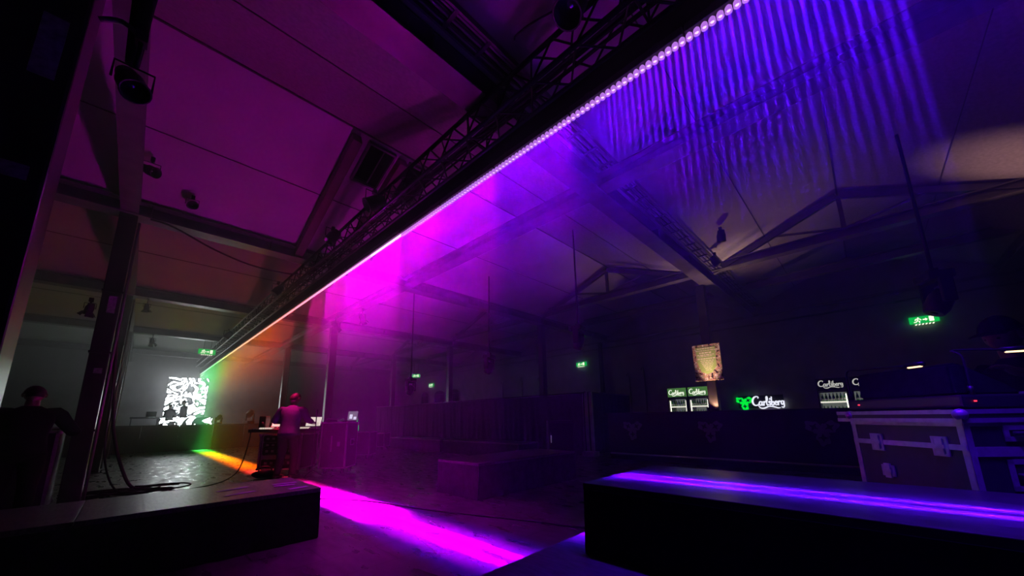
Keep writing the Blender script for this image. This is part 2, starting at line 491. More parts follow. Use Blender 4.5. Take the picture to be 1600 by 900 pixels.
column(-.46, 8.62, 'dark steel column standing just beyond the low stage')
column(-.48, 14.35, 'second steel column beyond the low stage, with cables beside it')
column(-.48, 20.2, 'third steel column beyond the low stage, deep in the haze')
column(5.0, 14.3, 'steel column rising behind the tall flight case')
column(5.0, 20.2, 'slim steel column rising behind the standing technician')
column(10.55, 20.0, 'steel column behind the far end of the draped partition')
column(10.62, 14.5, 'steel column behind the middle of the draped partition')
column(10.6, 8.62, 'steel column behind the draped partition near the bar')
c7 = column(10.55, 2.86, 'steel column in the bar carrying the lit poster', top=ZG)
column(10.55, -3.1, 'steel column at the bar past the lighting desk')
column(15.4, 8.9, 'slim steel post on the side wall beside an exit sign', s=.16)
for n, (z0, z1, w, lab) in enumerate(((2.80, 3.14, .08, 'crumpled grey notice high on the big dark column'), (2.27, 2.34, .08, 'narrow pale strip label low on the big dark column'))):
    o = MB().b2((-w / 2, -.004, 0), (w / 2, 0, z1 - z0)).build('notice_sheet' if n == 0 else 'strip_label', 'notice', None, (-.50, 2.68 - .136, z0))
    tag(o, lab, 'notice' if n == 0 else 'label')
for n, (z0, lab) in enumerate(((3.35, 'pale paper tag on the column just beyond the low stage'), (2.38, 'small pale sticker on the column just beyond the low stage'))):
    o = MB().b2((-.045, -.004, 0), (.045, 0, .28 if n == 0 else .08)).build('paper_tag' if n == 0 else 'sticker', 'notice', None, (-.44, 8.62 - .125, z0 - .4))
    tag(o, lab, 'tag')

# cable tray beside the girder
t = thing('cable_tray', 'ladder cable tray full of cables beside the girder over the raised deck', 'cable tray', (0, 2.36, 5.0))
for yy in (-.12, .12): MB().b2((XL, yy - .012, 0), (XR, yy + .012, .07)).build('side_rail', 'steel', t)
x = -5.9
rg = MB()
while x < 15.4:
    rg.b2((x - .02, -.12, .0), (x + .02, .12, .02)); x += .42
o = rg.build('rung', 'darksteel', t); o['kind'] = 'stuff'
for k, yy in enumerate((-.07, -.035, 0, .04, .08)):
    MB().tube([(XL + .1, yy, .036), (0, yy + .006, .038), (5, yy - .006, .037), (XR - .2, yy, .036)], .014, 6, 6).build('cable', 'rubber' if k % 2 else 'greyplastic', t)

# ledge pipe and services on the long side wall
o = MB().b2((XR - .18, YF, 4.68), (XR - .002, YB, 4.76)).build('trim_1', 'steel'); tag(o, 'pale ledge running along the top of the long side wall', 'ledge', kind='structure')
o = MB().tube([(XR - .08, -4, 4.42), (XR - .08, YB - .1, 4.42)], .035, 8).build('wall_pipe', 'steel'); tag(o, 'thin service pipe running along the side wall below its ledge', 'pipe')
for n, (y, h_) in enumerate(((15.8, 3.25), (14.2, 3.35), (12.9, 3.25), (7.6, 3.0), (6.9, 3.2))):
    o = MB().tube([(XR - .06, y, 0), (XR - .06, y, h_ - .12), (XR - .06, y + .12, h_)], .03, 8, 3).build('riser_pipe', 'steel')
    tag(o, ['thin riser pipe on the side wall by the arched windows', 'taller riser pipe on the side wall, second from the arched windows', 'thin riser pipe on the side wall, third from the arched windows', 'short riser pipe on the side wall past the exit sign', 'riser pipe on the side wall next to the bar fridges'][n], 'pipe')
# arched windows
for n, (y, w) in enumerate(((24.3, 1.0), (22.4, 1.25), (20.6, 1.1))):
    z0, z1 = 2.2, 2.95
    arch = [(-w / 2, z0), (w / 2, z0), (w / 2, z1)] + [(w / 2 * math.cos(a), z1 + .3 * math.sin(a)) for a in [PI * k / 10 for k in range(1, 10)]] + [(-w / 2, z1)]
    o = MB().prism(arch, .03, (XR - .035, y, 0), (0, -1, 0), (0, 0, 1)).build(f'window_{n+3}', 'night')
    tag(o, ['small arched window deepest along the side wall', 'wide arched window between two others on the side wall', 'arched window next to the draped partition'][n], 'window', kind='structure')
    fr = MB(); P = [(XR - .05, y - a, b) for a, b in arch] ; P.append(P[0])
    fr.tube(P, .045, 6); fr.tube([(XR - .05, y, z0), (XR - .05, y, z1 + .3)], .02, 6); fr.tube([(XR - .05, y - w / 2, z1), (XR - .05, y + w / 2, z1)], .02, 6)
    fr.tube([(XR - .05, y - w / 2 - .1, z0 - .04), (XR - .05, y + w / 2 + .1, z0 - .04)], .06, 6)
    fr.build('window_frame', 'steel', o)

#--SPLIT--

# ------------------------------------------------------------------ lighting truss over the light curtain
SX = 2.43
t = thing('lighting_truss', 'long black box truss carrying the row of glowing light bars', 'truss', (2.405, 0, 4.35))
Y0, Y1 = -3.2, 27.2
cs = {}
for sx in (-1, 1):
    for z in (0, .29):
        MB().cyl((sx * .145, Y0, z), (sx * .145, Y1, z), .025, seg=10).build('chord', 'truss', t)
def lattice(fa):
    mb = MB(); y = Y0 + .05; k = 0
    while y + .25 < Y1:
        p = [(0, y), (1, y + .25)] if k % 2 == 0 else [(1, y), (0, y + .25)]
        mb.tube([fa(*q) for q in p], .011, 6, cap=False); y += .25; k += 1
    y = Y0 + .02
    while y < Y1:
        mb.tube([fa(0, y), fa(1, y)], .011, 6, cap=False); y += 2.0
    return mb
lattice(lambda a, y: (-.145, y, a * .29)).build('lattice', 'truss', t)
lattice(lambda a, y: (.145, y, a * .29)).build('lattice', 'truss', t)
lattice(lambda a, y: (-.145 + a * .29, y, 0)).build('lattice', 'truss', t)
lattice(lambda a, y: (-.145 + a * .29, y, .29)).build('lattice', 'truss', t)
cb = MB()
for k in range(4):
    cb.tube([(-.06 + .04 * k, Y0 + .1 + 2.2 * j, .03 + .012 * ((j * 7 + k * 3) % 4)) for j in range(13)], .012, 6, 2)
o = cb.build('truss_cable', 'rubber'); o.location = (2.405, 0, 4.345)
tag(o, 'black cable loom lying inside the long box truss', 'cable')
o = MB().b2((SX - .025, Y0 + .3, 3.955), (SX + .025, Y1 - .1, 4.14)).build('masking_fascia', 'blackcloth')
tag(o, 'black fascia strip hanging under the truss above the light bars', 'fascia')

RAMP = [(-3.0, (.02, .001, .34)), (0.6, (.036, .001, .44)), (1.4, (.07, .0, .58)), (2.3, (.22, .0, .78)), (3.2, (.6, .0, 1)), (4.6, (.90, .0, 1)), (6.2, (.82, .0, .76)),
        (7.6, (.62, .0, .34)), (9.0, (1, .01, .18)), (10.6, (1, .03, .04)), (12.0, (1, .07, .0)), (13.6, (1, .13, .0)), (16.0, (1, .26, .0)),
        (18.0, (.85, .5, .0)), (19.6, (.5, .9, .0)), (21.0, (.04, 1, .05)), (24.0, (.1, .9, .3)), (28.0, (.5, .8, .5))]
def ramp(y):
    for (a, ca), (b, cb_) in zip(RAMP, RAMP[1:]):
        if y <= b:
            u = max(0, min(1, (y - a) / (b - a))); return tuple(p + (q - p) * u for p, q in zip(ca, cb_))
    return RAMP[-1][1]
def area(name, loc, col, watts, sx, sy, spread):
    l = bpy.data.lights.new(name, 'AREA'); l.shape = 'RECTANGLE'; l.size = sx; l.size_y = sy
    l.spread = spread; l.energy = watts; l.color = col
    o = bpy.data.objects.new(name, l); COL.objects.link(o); o.location = loc; return o
def striped(l):
    """twenty separate emitters along the bar"""
    l.use_nodes = True; nt = l.node_tree; em = nt.nodes['Emission']; Lk = nt.links.new
    g = nt.nodes.new('ShaderNodeNewGeometry'); sx = nt.nodes.new('ShaderNodeSeparateXYZ'); Lk(g.outputs['Parametric'], sx.inputs[0])
    m1 = nt.nodes.new('ShaderNodeMath'); m1.operation = 'MULTIPLY'; m1.inputs[1].default_value = 20; Lk(sx.outputs['Y'], m1.inputs[0])
    m2 = nt.nodes.new('ShaderNodeMath'); m2.operation = 'FRACT'; Lk(m1.outputs[0], m2.inputs[0])
    m3 = nt.nodes.new('ShaderNodeMath'); m3.operation = 'COMPARE'; m3.inputs[1].default_value = .5; m3.inputs[2].default_value = .17; Lk(m2.outputs[0], m3.inputs[0])
    m4 = nt.nodes.new('ShaderNodeMath'); m4.operation = 'MULTIPLY'; m4.inputs[1].default_value = 2.9; Lk(m3.outputs[0], m4.inputs[0])
    Lk(m4.outputs[0], em.inputs['Strength'])
def spot(name, loc, col, watts, ang, blend, aim=(0, 0, -1), rad=.01):
    l = bpy.data.lights.new(name, 'SPOT'); l.energy = watts; l.color = col; l.spot_size = ang; l.spot_blend = blend; l.shadow_soft_size = rad
    o = bpy.data.objects.new(name, l); COL.objects.link(o); o.location = loc
    o.rotation_euler = Vector(aim).to_track_quat('-Z', 'Y').to_euler(); return o
def pw(y):
    return .12 if y < -.5 else 1.0 if y < 6.3 else max(.018, 1 - (y - 6.3) * .435) if y < 9.5 else .10 if y < 10.5 else .2
def tone(c, y): return 'violet' if y < 1.2 else 'purple' if y < 4.2 else 'magenta' if y < 7.2 else 'pink' if y < 9.2 else 'red' if y < 11.2 else 'orange' if y < 14.2 else 'yellow' if y < 17.2 else 'green'
LED_W, BLUE_W, ADDED_SPILL_W = 340.0, 40.0, 7.0
bars = [26.05 - k for k in range(28)]
cnt = {}
for k, yc in enumerate(bars):
    c = ramp(yc); w = [.35 + .65 * v for v in c]
    near = yc < 5.0
    pk = [max(c[i] / max(c), (.62, .22, .8)[i]) for i in range(3)] if yc < 6 else list(c)
    cm_ = emit(f'led_core_{k}', tuple(.25 + .75 * v for v in pk), 2.2, False)
    gm = emit(f'led_rim_{k}', tuple(pk), .8, False)
    tn = tone(c, yc); cnt[tn] = cnt.get(tn, 0) + 1
    t = thing('light_bar', f'one metre LED light bar glowing {tn} under the truss, {ORD[k]} counted from the stage screen', 'light bar', (SX, yc, 3.865), 0, 'LED light bars under the truss')
    hb = MB().b2((-.035, -.492, .02), (.035, .492, .085), .006)
    for yy in (-.3, .3): hb.b2((-.04, yy - .02, .03), (.04, yy + .02, .088))
    hb.build('housing', 'plastic', t)
    if near:
        for j in range(20):
            y = -.475 + .05 * j
            mb = MB().m(1).lathe([(.012, .02), (.022, .006), (.0235, -.028), (.018, -.028), (.013, .0)], 10, (0, y, 0))
            mb.m(0).ell((0, y, -.012), (.014, .014, .010), seg=8)
            mb.build('lens', [cm_, gm], t)
        area('led_bar_beam', (SX, yc, 3.825), c, LED_W * .14 * pw(yc), .02, 1.0, R(11.5))
        for sg in (-1, 1):
            a_ = area('led_lens_beam', (SX + .012 * sg, yc, 3.822), c, LED_W * .25 * pw(yc), .05, 1.0, R(1.7)); striped(a_.data); a_.rotation_euler = (0, R(1.6) * sg, 0)
    else:
        mb = MB().m(0)
        for j in range(20): mb.ell((0, -.475 + .05 * j, 0), (.02, .021, .02), seg=8)
        mb.build('lens_strip', [cm_], t)
        area('led_bar_beam', (SX, yc, 3.84), c, LED_W * pw(yc), .02, .96, R(11.5))
    if yc < 7.5: area('led_bar_blue_edge', (SX, yc, 3.838), (c[0] * .12, 0, c[2]), BLUE_W * (.35 if yc < 2 else .8) * pw(yc), .02, .96, R(17))
    if yc < 2 or k in (20, 22): area('led_bar_added_spill', (SX, yc, 3.836), c, ADDED_SPILL_W * (9 if yc < .5 else 1 if yc < 2 else 2), .02, .96, R(56))  # added wide spill, boosted at the last bars to brighten the desk case

# ------------------------------------------------------------------ par cans and floods
def par_can(label, loc, aim, hang=.25, size=1.0, group=None, barn=False):
    """loc: lamp centre; hung from a clamp above it"""
    t = thing('par_can', label, 'stage lamp', loc, 0, group)
    q = Vector(aim).normalized().to_track_quat('-Z', 'Y').to_matrix().to_3x3()
    s = size
    MB().lathe([(.03 * s, .17 * s), (.075 * s, .16 * s), (.085 * s, .08 * s), (.1 * s, .04 * s), (.1 * s, -.10 * s), (.108 * s, -.11 * s), (.108 * s, -.12 * s), (.094 * s, -.12 * s), (.094 * s, -.02 * s)], 18, (0, 0, 0), q).build('can', 'plastic', t)
    MB().lathe([(.0, -.0 * s), (.05 * s, -.01 * s), (.09 * s, -.045 * s)], 16, (0, 0, 0), q).build('reflector', 'chrome', t)
    mb = MB(); mb.tube([(-.125 * s, 0, 0), (-.125 * s, 0, .17 * s), (.125 * s, 0, .17 * s), (.125 * s, 0, 0)], .009 * s, 6)
    mb.build('yoke', 'plastic', t)
    mb = MB().cyl((0, 0, .17 * s), (0, 0, hang), .012); mb.box((0, 0, hang), (.05, .06, .06)); mb.build('clamp', 'plastic', t)
    if barn:
        bd = MB()
        for k in range(4):
            a = PI / 2 * k; d = Vector((math.cos(a), math.sin(a), 0)); e = Vector((-d.y, d.x, 0))
            A = [q @ (d * .1 * s + e * .07 * s + Vector((0, 0, -.12 * s))), q @ (d * .1 * s - e * .07 * s + Vector((0, 0, -.12 * s))), q @ (d * .17 * s - e * .11 * s + Vector((0, 0, -.24 * s))), q @ (d * .17 * s + e * .11 * s + Vector((0, 0, -.24 * s)))]
            vs = [bd.bm.verts.new(v) for v in A]; vs2 = [bd.bm.verts.new(v + q @ (d * .004)) for v in A]
            bd.bm.faces.new(vs); bd.bm.faces.new(vs2[::-1])
            for i in range(4): bd.bm.faces.new((vs[i], vs[(i + 1) % 4], vs2[(i + 1) % 4], vs2[i]))
        bd.build('barn_door', 'plastic', t)
    return t
p = par_can('silvery stage lamp with a bright rim hooked to the big dark column', (-.23, 2.60, 3.0), (.3, -.5, -.8), .3, .62)
MB().tube([(0, 0, .3), (-.08, .02, .36), (-.165, .05, .33)], .014, 6, 4).build('hook', 'steel', p)
o = MB().tube([(0, 0, 1.44), (.02, 0, 1.0), (-.01, .01, .6), (.0, 0, 0)], [.06, .07, .055, .03], 10, 4).build('cable_bundle', 'blackcloth', None, (-.26, 2.78, 3.25)); tag(o, 'black cloth wrapped cable bundle hanging from the girder behind the big column lamp', 'bundle')
par_can('small black flood lamp on the roof slope above the first steel column', (-.28, 7.55, 5.1), (.6, -.6, -.4), .2, .8)
par_can('round black lamp on the girder over the first steel column', (.27, 8.5, 5.02), (.2, -1, -.3), .14, .9, barn=True) if False else par_can('round black lamp on the roof slope just above the first girder past the low stage', (.27, 8.05, 4.97), (.2, -1, -.3), .15, .7)
par_can('black lamp with barn doors clamped to the column beyond the low stage', (-.66, 8.5, 2.98), (-.2, .4, -1), .14, .5, barn=True)
par_can('black barn door lamp under the girder second past the low stage', (-.08, 14.3, 4.45), (.1, .3, -1), .25, .6, barn=True)
par_can('black barn door lamp under the girder next to the stage screen', (.22, 20.1, 4.42), (.1, -.3, -1), .28, .75, barn=True)
par_can('black lamp high on the truss just past the skylights', (2.05, 4.7, 4.28), (-.7, .2, -.5), .18, 1.0)
par_can('black lamp hanging from the truss beneath the skylight beam', (2.02, 6.2, 4.3), (-.5, .1, -.8), .16, .9)
par_can('black lamp on the truss near the first girder past the low stage', (2.05, 9.7, 4.26), (-.5, .1, -.8), .2, .9)
par_can('black lamp on the truss next to the green exit sign', (2.05, 16.0, 4.24), (-.5, .1, -.8), .2, 1.0)
p = par_can('square black lamp with a loop of cable on the truss over the raised deck', (2.03, 1.22, 4.45), (-.3, .2, -.9), .13, 1.15)
MB().tube([(-.02, .06, .02), (-.12, .3, -.02), (-.1, .52, .06), (-.02, .62, .17)], .008, 6, 5).build('power_cable', 'rubber', p)
par_can('small black lamp under the roof frame behind the standing technician', (4.55, 12.9, 4.45), (.1, -.4, -.9), .27, .9, barn=True)
par_can('small barn door lamp on the roof frame above the tall flight case', (4.75, 11.2, 4.4), (.3, -.2, -.9), .32, .8, barn=True)
par_can('black flood lamp on the warm lit roof slope above the poster column', (8.6, 1.78, 5.06), (.2, .1, -1), .2, .9)
par_can('black flood lamp bracketed out beside the cable tray above the poster column', (9.4, 2.14, 4.84), (.2, -.3, -.8), .2, .9)

# ------------------------------------------------------------------ moving heads on drop poles
def moving_head(label, loc, top, pan=0.0, tilt=.6, size=1.0):
    t = thing('moving_head', label, 'moving light', loc, pan)
    s = size
    MB().b2((-.17 * s, -.14 * s, .16 * s), (.17 * s, .14 * s, .28 * s), .02).build('base', 'plastic', t)
    a = MB()
    for sx in (-1, 1): a.b2((sx * .19 * s - .03, -.07 * s, -.18 * s), (sx * .19 * s + .03, .07 * s, .16 * s), .015)
    a.b2((-.2 * s, -.07 * s, .11 * s), (.2 * s, .07 * s, .17 * s)); a.build('yoke', 'plastic', t)
    q = Euler((tilt, 0, 0)).to_matrix()
    MB().lathe([(.02 * s, .17 * s), (.1 * s, .15 * s), (.135 * s, .05 * s), (.135 * s, -.1 * s), (.105 * s, -.19 * s), (.09 * s, -.19 * s)], 18, (0, 0, -.13 * s), q).build('head', 'plastic', t)
    MB().lathe([(.0, -.195 * s), (.088 * s, -.185 * s)], 16, (0, 0, -.13 * s), q).build('lens', 'night', t)
    MB().cyl((0, 0, .28 * s), (0, 0, top - loc[2]), .022, seg=8).build('drop_pole', 'truss', t)
    MB().box((0, 0, .30 * s), (.09, .09, .08)).build('clamp', 'plastic', t)
    return t
moving_head('moving head lamp on a drop pole beside the bar exit sign', (7.6, -.93, 2.82), 5.35, .4, .5, 1.0)
moving_head('moving head lamp hanging on a pole in front of the poster column side', (6.9, 4.52, 2.98), 5.66, .2, .4, .9)
moving_head('moving head lamp on a pole against the draped partition columns', (6.9, 7.55, 2.72), 5.35, .3, .5, .9)
moving_head('small distant moving head lamp on a pole by two exit signs', (6.9, 11.75, 2.38), 6.0, .3, .5, .95)
for n, (x, lab) in enumerate(((4.15, 'moving head lamp standing on the stage barrier behind the technician'), (2.95, 'small moving head lamp on the stage barrier beside the lit screen'))):
    t = thing('floor_moving_head', lab, 'moving light', (x, 22.3, 1.135), .5)
    s = 1.1 if n == 0 else .7
    MB().b2((-.17 * s, -.14 * s, 0), (.17 * s, .14 * s, .12 * s), .02).build('base', 'plastic', t)
    a = MB()
    for sx in (-1, 1): a.b2((sx * .18 * s - .03, -.07 * s, .12 * s), (sx * .18 * s + .03, .07 * s, .45 * s), .015)
    a.build('yoke', 'plastic', t)
    MB().lathe([(.02 * s, -.17 * s), (.1 * s, -.15 * s), (.135 * s, -.05 * s), (.135 * s, .1 * s), (.1 * s, .2 * s), (.0, .2 * s)], 16, (0, 0, .42 * s), Euler((.7, .2, 0)).to_matrix()).build('head', 'plastic', t)

# ------------------------------------------------------------------ staging
def skirt(mb, x0, x1, y0, y1, z0, z1, amp=.012, n=60):
    """wavy cloth skirt round four sides"""
    per = [(x0, y0, x1, y0, 0, -1), (x1, y0, x1, y1, 1, 0), (x1, y1, x0, y1, 0, 1), (x0, y1, x0, y0, -1, 0)]
    for (ax, ay, bx, by, nx, ny) in per:
        L_ = math.hypot(bx - ax, by - ay); k = max(4, int(L_ * n / 3))
        def fn(u, v, ax=ax, ay=ay, bx=bx, by=by, nx=nx, ny=ny, L_=L_):
            a = amp * v * (math.sin(u * L_ * 17) + .6 * math.sin(u * L_ * 41 + 1)) * (min(1, 8 * u, 8 * (1 - u))) + .012 * v
            return (ax + (bx - ax) * u + nx * a, ay + (by - ay) * u + ny * a, z1 + (z0 - z1) * v)
        mb.grid(k, 8, fn)
def platform(name, label, x0, x1, y0, y1, z0, z1, cloth='blackcloth', deckm='deckgloss', group=None, splits=1):
    t = thing(name, label, 'stage deck', ((x0 + x1) / 2, (y0 + y1) / 2, z0), 0, group)
    hx, hy = (x1 - x0) / 2, (y1 - y0) / 2; h = z1 - z0
    d = MB()
    for k in range(splits):
        a = -hx + 2 * hx * k / splits; b = -hx + 2 * hx * (k + 1) / splits
        d.b2((a + .002, -hy, h - .04), (b - .002, hy, h), .004)
    d.build('deck_board', deckm, t)
    s = MB(); skirt(s, -hx + .004, hx - .004, -hy + .004, hy - .004, .002, h - .03); s.build('skirt', cloth, t)
    lg = MB()
    for sx in (-1, 1):
        for sy in (-1, 1): MB().cyl((sx * (hx - .1), sy * (hy - .1), 0), (sx * (hx - .1), sy * (hy - .1), h - .04), .024, seg=8).build('leg', 'alu', t)
    lg.bm.free()
    return t
platform('low_stage', 'low black skirted stage with pale tape marks beside the steel columns', -1.9, 1.53, 4.34, 5.46, 0, .5, splits=2)
platform('high_stage', 'high black skirted stage deck crossed by the violet light band', 2.0, 3.05, -2.7, 1.34, .4, .8, deckm='deck', splits=2)
platform('under_stage', 'wide low deck under the high skirted stage, cut by the floor light', -2.2, 3.08, -2.9, 1.58, 0, .4, splits=3)
platform('catwalk_block', 'black draped block alone on the dance floor with faint purple glints', 3.76, 6.3, 4.36, 5.42, 0, .53, cloth='drape', splits=2)
platform('bench_block', 'long dark draped bench next to the bar end of the partition', 8.1, 9.0, 7.6, 11.4, 0, .45, cloth='drape', splits=2)
platform('bench_block', 'long dark draped bench at the far end of the partition', 8.1, 9.0, 11.6, 15.4, 0, .45, cloth='drape', splits=2)
# tape marks on the low stage
for n, (a, b) in enumerate((((.72, 4.95), (1.01, 5.04)), ((.74, 4.60), (1.0, 4.68)), ((1.22, 4.97), (1.46, 4.95)), ((1.2, 4.83), (1.40, 4.80)), ((1.26, 4.5), (1.45, 4.54)))):
    d = Vector((b[0] - a[0], b[1] - a[1])); L_ = d.length
    o = MB().box((0, 0, 0), (L_, .06, .002)).build('tape_strip', 'tape', None, ((a[0] + b[0]) / 2, (a[1] + b[1]) / 2, .5035))
    o.rotation_euler = (0, 0, math.atan2(d.y, d.x))
    tag(o, ['longest pale tape strip on the low stage, towards its back edge by the cables', 'pale tape strip by the front edge of the low stage, under the longest one', 'pale tape strip on the low stage corner, next to the technician', 'pale tape strip between two others at the low stage corner', 'pale tape strip at the front edge of the low stage corner'][n], 'tape strip', 'tape strips on the low stage')

# stage at the end of the hall
o = MB().b2((-5.8, 22.42, 0), (7.6, 29.6, .6)).build('end_stage', 'deck'); tag(o, 'stage floor under the lit screen at the end of the hall', 'stage')
t = thing('stage_barrier', 'shiny dark barrier across the front of the far stage', 'barrier', (0, 22.3, 0))
for k in range(11):
    x = -5.6 + 1.2 * k
    MB().b2((x + .006, -.03, .0), (x + 1.194, .03, 1.1), .006).build('panel', 'redlam', t)
MB().b2((-5.62, -.06, 1.1), (7.62, .06, 1.135)).build('top_rail', 'black', t)
SCX, SCW, SCZ0, SCZ1 = 2.09, 1.72, 1.0, 3.72
t = thing('led_screen', 'glowing LED screen with a broken white and black picture on the far stage', 'screen', (SCX, 27.6, .6))
MB().b2((-SCW / 2 - .03, .0, SCZ0 - .63), (SCW / 2 + .03, .1, SCZ1 - .57)).build('housing', 'black', t)
MB().b2((-SCW / 2, -.012, SCZ0 - .6), (SCW / 2, -.001, SCZ1 - .6)).build('picture_panel', 'screen', t)
mb = MB()
for sx in (-1, 1): mb.b2((sx * .6 - .05, -.25, 0), (sx * .6 + .05, .35, .05)); mb.b2((sx * .6 - .03, .1, .05), (sx * .6 + .03, .16, 2.2))
mb.build('stand', 'black', t)

# ------------------------------------------------------------------ draped partition
t = thing('drape_partition', 'long black pleated drape partition in front of the column row', 'partition', (10.2, 0, 0))
def dr(u, v):
    y = 21.2 - u * (21.2 - 6.68)
    a = .035 * math.sin(y * 9) + .02 * math.sin(y * 23 + v * 2) + .05 * math.sin(y * 2.2 + 3 * v)
    return (a * (.3 + .7 * v), y, 1.96 - 1.955 * v - .03 * math.sin(u * 9) * (1 - v))
MB().grid(420, 10, dr).build('drape', 'drape', t)
MB().tube([(.0, 6.6, 1.965), (.0, 21.2, 1.965)], .02, 8).build('top_rail', 'darksteel', t)
for y in (6.66, 10.2, 13.8, 17.4, 21.15):
    MB().cyl((.06, y, 0), (.06, y, 1.97), .024, seg=8).build('post', 'darksteel', t)
t = thing('drape_return', 'short black drape running from the partition end back behind the bar', 'partition', (10.2, 6.6, 0))
MB().grid(100, 8, lambda u, v: (.1 + u * 3.1, (.03 * math.sin(u * 40) + .02 * math.sin(u * 77)) * (.3 + .7 * v), 1.98 - 1.975 * v)).build('drape', 'drape', t)
MB().tube([(.0, 0, 1.985), (3.2, 0, 1.985)], .02, 8).build('top_rail', 'darksteel', t)
mb = MB(); mb.b2((-.06, -.12, 0), (.0, -.06, 2.0)); mb.b2((-.1, -.32, 0), (-.02, -.24, 2.0)); mb.build('end_post', 'steel', t)
MB().b2((-.3, -.42, .002), (.05, -.02, .14), .01).build('foot_weight', 'steel', t)

# ------------------------------------------------------------------ lettering and emblem
LET = {  # pen strokes in an em of about 1, with a flowing brush-script build
 'C': [([(1.05, 1.28), (1.12, 1.5), (.85, 1.62), (.45, 1.5), (.15, 1.1), (.08, .6), (.25, .18), (.6, .02), (.95, .15), (1.15, .4)], [.12, .16, .2, .26, .3, .3, .27, .22, .16, .08])],
 'a': [([(.5, .62), (.25, .68), (.06, .42), (.12, .08), (.34, .06), (.52, .4), (.56, .66), (.5, .2), (.6, .03), (.72, .1)], .16)],
 'r': [([(.1, .0), (.14, .66), (.2, .5), (.36, .68), (.5, .6)], .16)],
 'l': [([(.1, .5), (.28, 1.1), (.26, 1.5), (.12, 1.4), (.08, .4), (.16, .04), (.3, .1)], .15)],
 's': [([(.42, .56), (.26, .7), (.12, .54), (.34, .3), (.3, .04), (.06, .1)], .15)],
 'b': [([(.14, 1.46), (.08, .6), (.1, .06), (.34, .04), (.46, .34), (.34, .62), (.12, .44)], .15)],
 'e': [([(.1, .36), (.42, .42), (.36, .68), (.14, .56), (.08, .22), (.26, .02), (.5, .14)], .14)],
 'g': [([(.48, .6), (.22, .68), (.08, .38), (.2, .08), (.44, .3), (.5, .66), (.5, -.1), (.36, -.42), (.1, -.34)], .15)]}
ADV = {'C': 1.12, 'a': .72, 'r': .5, 'l': .34, 's': .5, 'b': .52, 'e': .52, 'g': .6}
def script(mb, o, ax, ay, height, width, th):
    """the script word with its swash below and crown above, fitted into width x height"""
    word = 'Carlsberg'; tot = sum(ADV[c] for c in word); sx = width / tot; sy = height / 2.25
    ax, ay = Vector(ax), Vector(ay); x = 0
    for c in word:
        for pts, w in LET[c]:
            P = [((x + p[0] + .12 * p[1] * 0) * sx, (p[1] + .55) * sy) for p in pts]
            W = [v * (sx + sy) / 2 for v in w] if isinstance(w, list) else w * (sx + sy) / 2 * 1.25
            mb.ribbon(P, W, th, o, ax, ay, 5)
        x += ADV[c]
    k = (sx + sy) / 2
    mb.ribbon([(p[0] * sx, (p[1] + .55) * sy) for p in ((.95, .05), (1.3, -.42), (1.9, -.5), (2.7, -.22), (3.5, -.28), (4.2, -.5), (4.6, -.42))], [.08 * k, .2 * k, .28 * k, .2 * k, .24 * k, .2 * k, .05 * k], th, o, ax, ay, 5)
    for dx in (-.12, 0, .12):
        mb.ribbon([(p[0] * sx, (p[1] + .55) * sy) for p in ((3.05 + dx * .5, 1.0), (3.05 + dx, 1.25 - abs(dx)))], .1 * k, th, o, ax, ay, 1)
def leaf_outline(r, n=90):
    P = []
    for k in range(n):
        a = 2 * PI * k / n
        lobe = .70 + .30 * math.cos(3 * (a + PI / 2)) + .07 * math.cos(12 * a + PI / 2)
        P.append((r * lobe * math.cos(a), r * lobe * math.sin(a)))
    return P
def star(cx, cy_, r, rot=0, n=4):
    return [(cx + (r if k % 2 == 0 else r * .38) * math.cos(rot + PI * k / n), cy_ + (r if k % 2 == 0 else r * .38) * math.sin(rot + PI * k / n)) for k in range(2 * n)]
def hop_leaf(mb, o, ax, ay, r, th, star_slot):
    o, ax, ay = Vector(o), Vector(ax), Vector(ay)
    mb.m(0).prism(leaf_outline(r), th, o, ax, ay)
    nz = ax.cross(ay).normalized() * (th + .0015)
    mb.m(star_slot)
    for a in (-90, 30, 150):
        mb.prism(star(r * .48 * math.cos(R(a)), r * .48 * math.sin(R(a)), r * .3, R(a), 4), .003, o + nz, ax, ay)

# ------------------------------------------------------------------ bar
BX = 9.86
t = thing('bar_counter', 'long black bar counter with three faint leaf emblems on its front', 'bar', (BX, 1.3, 0))
MB().b2((0, -4.2, .1), (.06, 4.3, 1.24)).build('front_panel', 'lamin', t)
MB().b2((-.08, -4.25, 1.24), (.50, 4.35, 1.29), .008).build('counter_top', 'lamin', t)
MB().b2((.03, -4.2, 0), (.08, 4.3, .1)).build('plinth', 'black', t)
MB().b2((.06, 4.24, .1), (.5, 4.3, 1.24)).build('end_panel', 'lamin', t)
mb = MB().tube([(-.12, -4.1, .17), (-.12, 4.2, .17)], .022, 8)
y = -4.0
while y < 4.2: mb.cyl((-.12, y, .17), (.03, y, .17), .012, seg=6); y += 1.1
mb.build('foot_rail', 'alu', t)
for y in (3.55, 1.55, -.55):
    mb = MB(); hop_leaf(mb, (-.001, y, .84), (0, -1, 0), (0, 0, 1), .30, .004, 1); mb.build('leaf_emblem', ['emblem', 'lamin'], t)

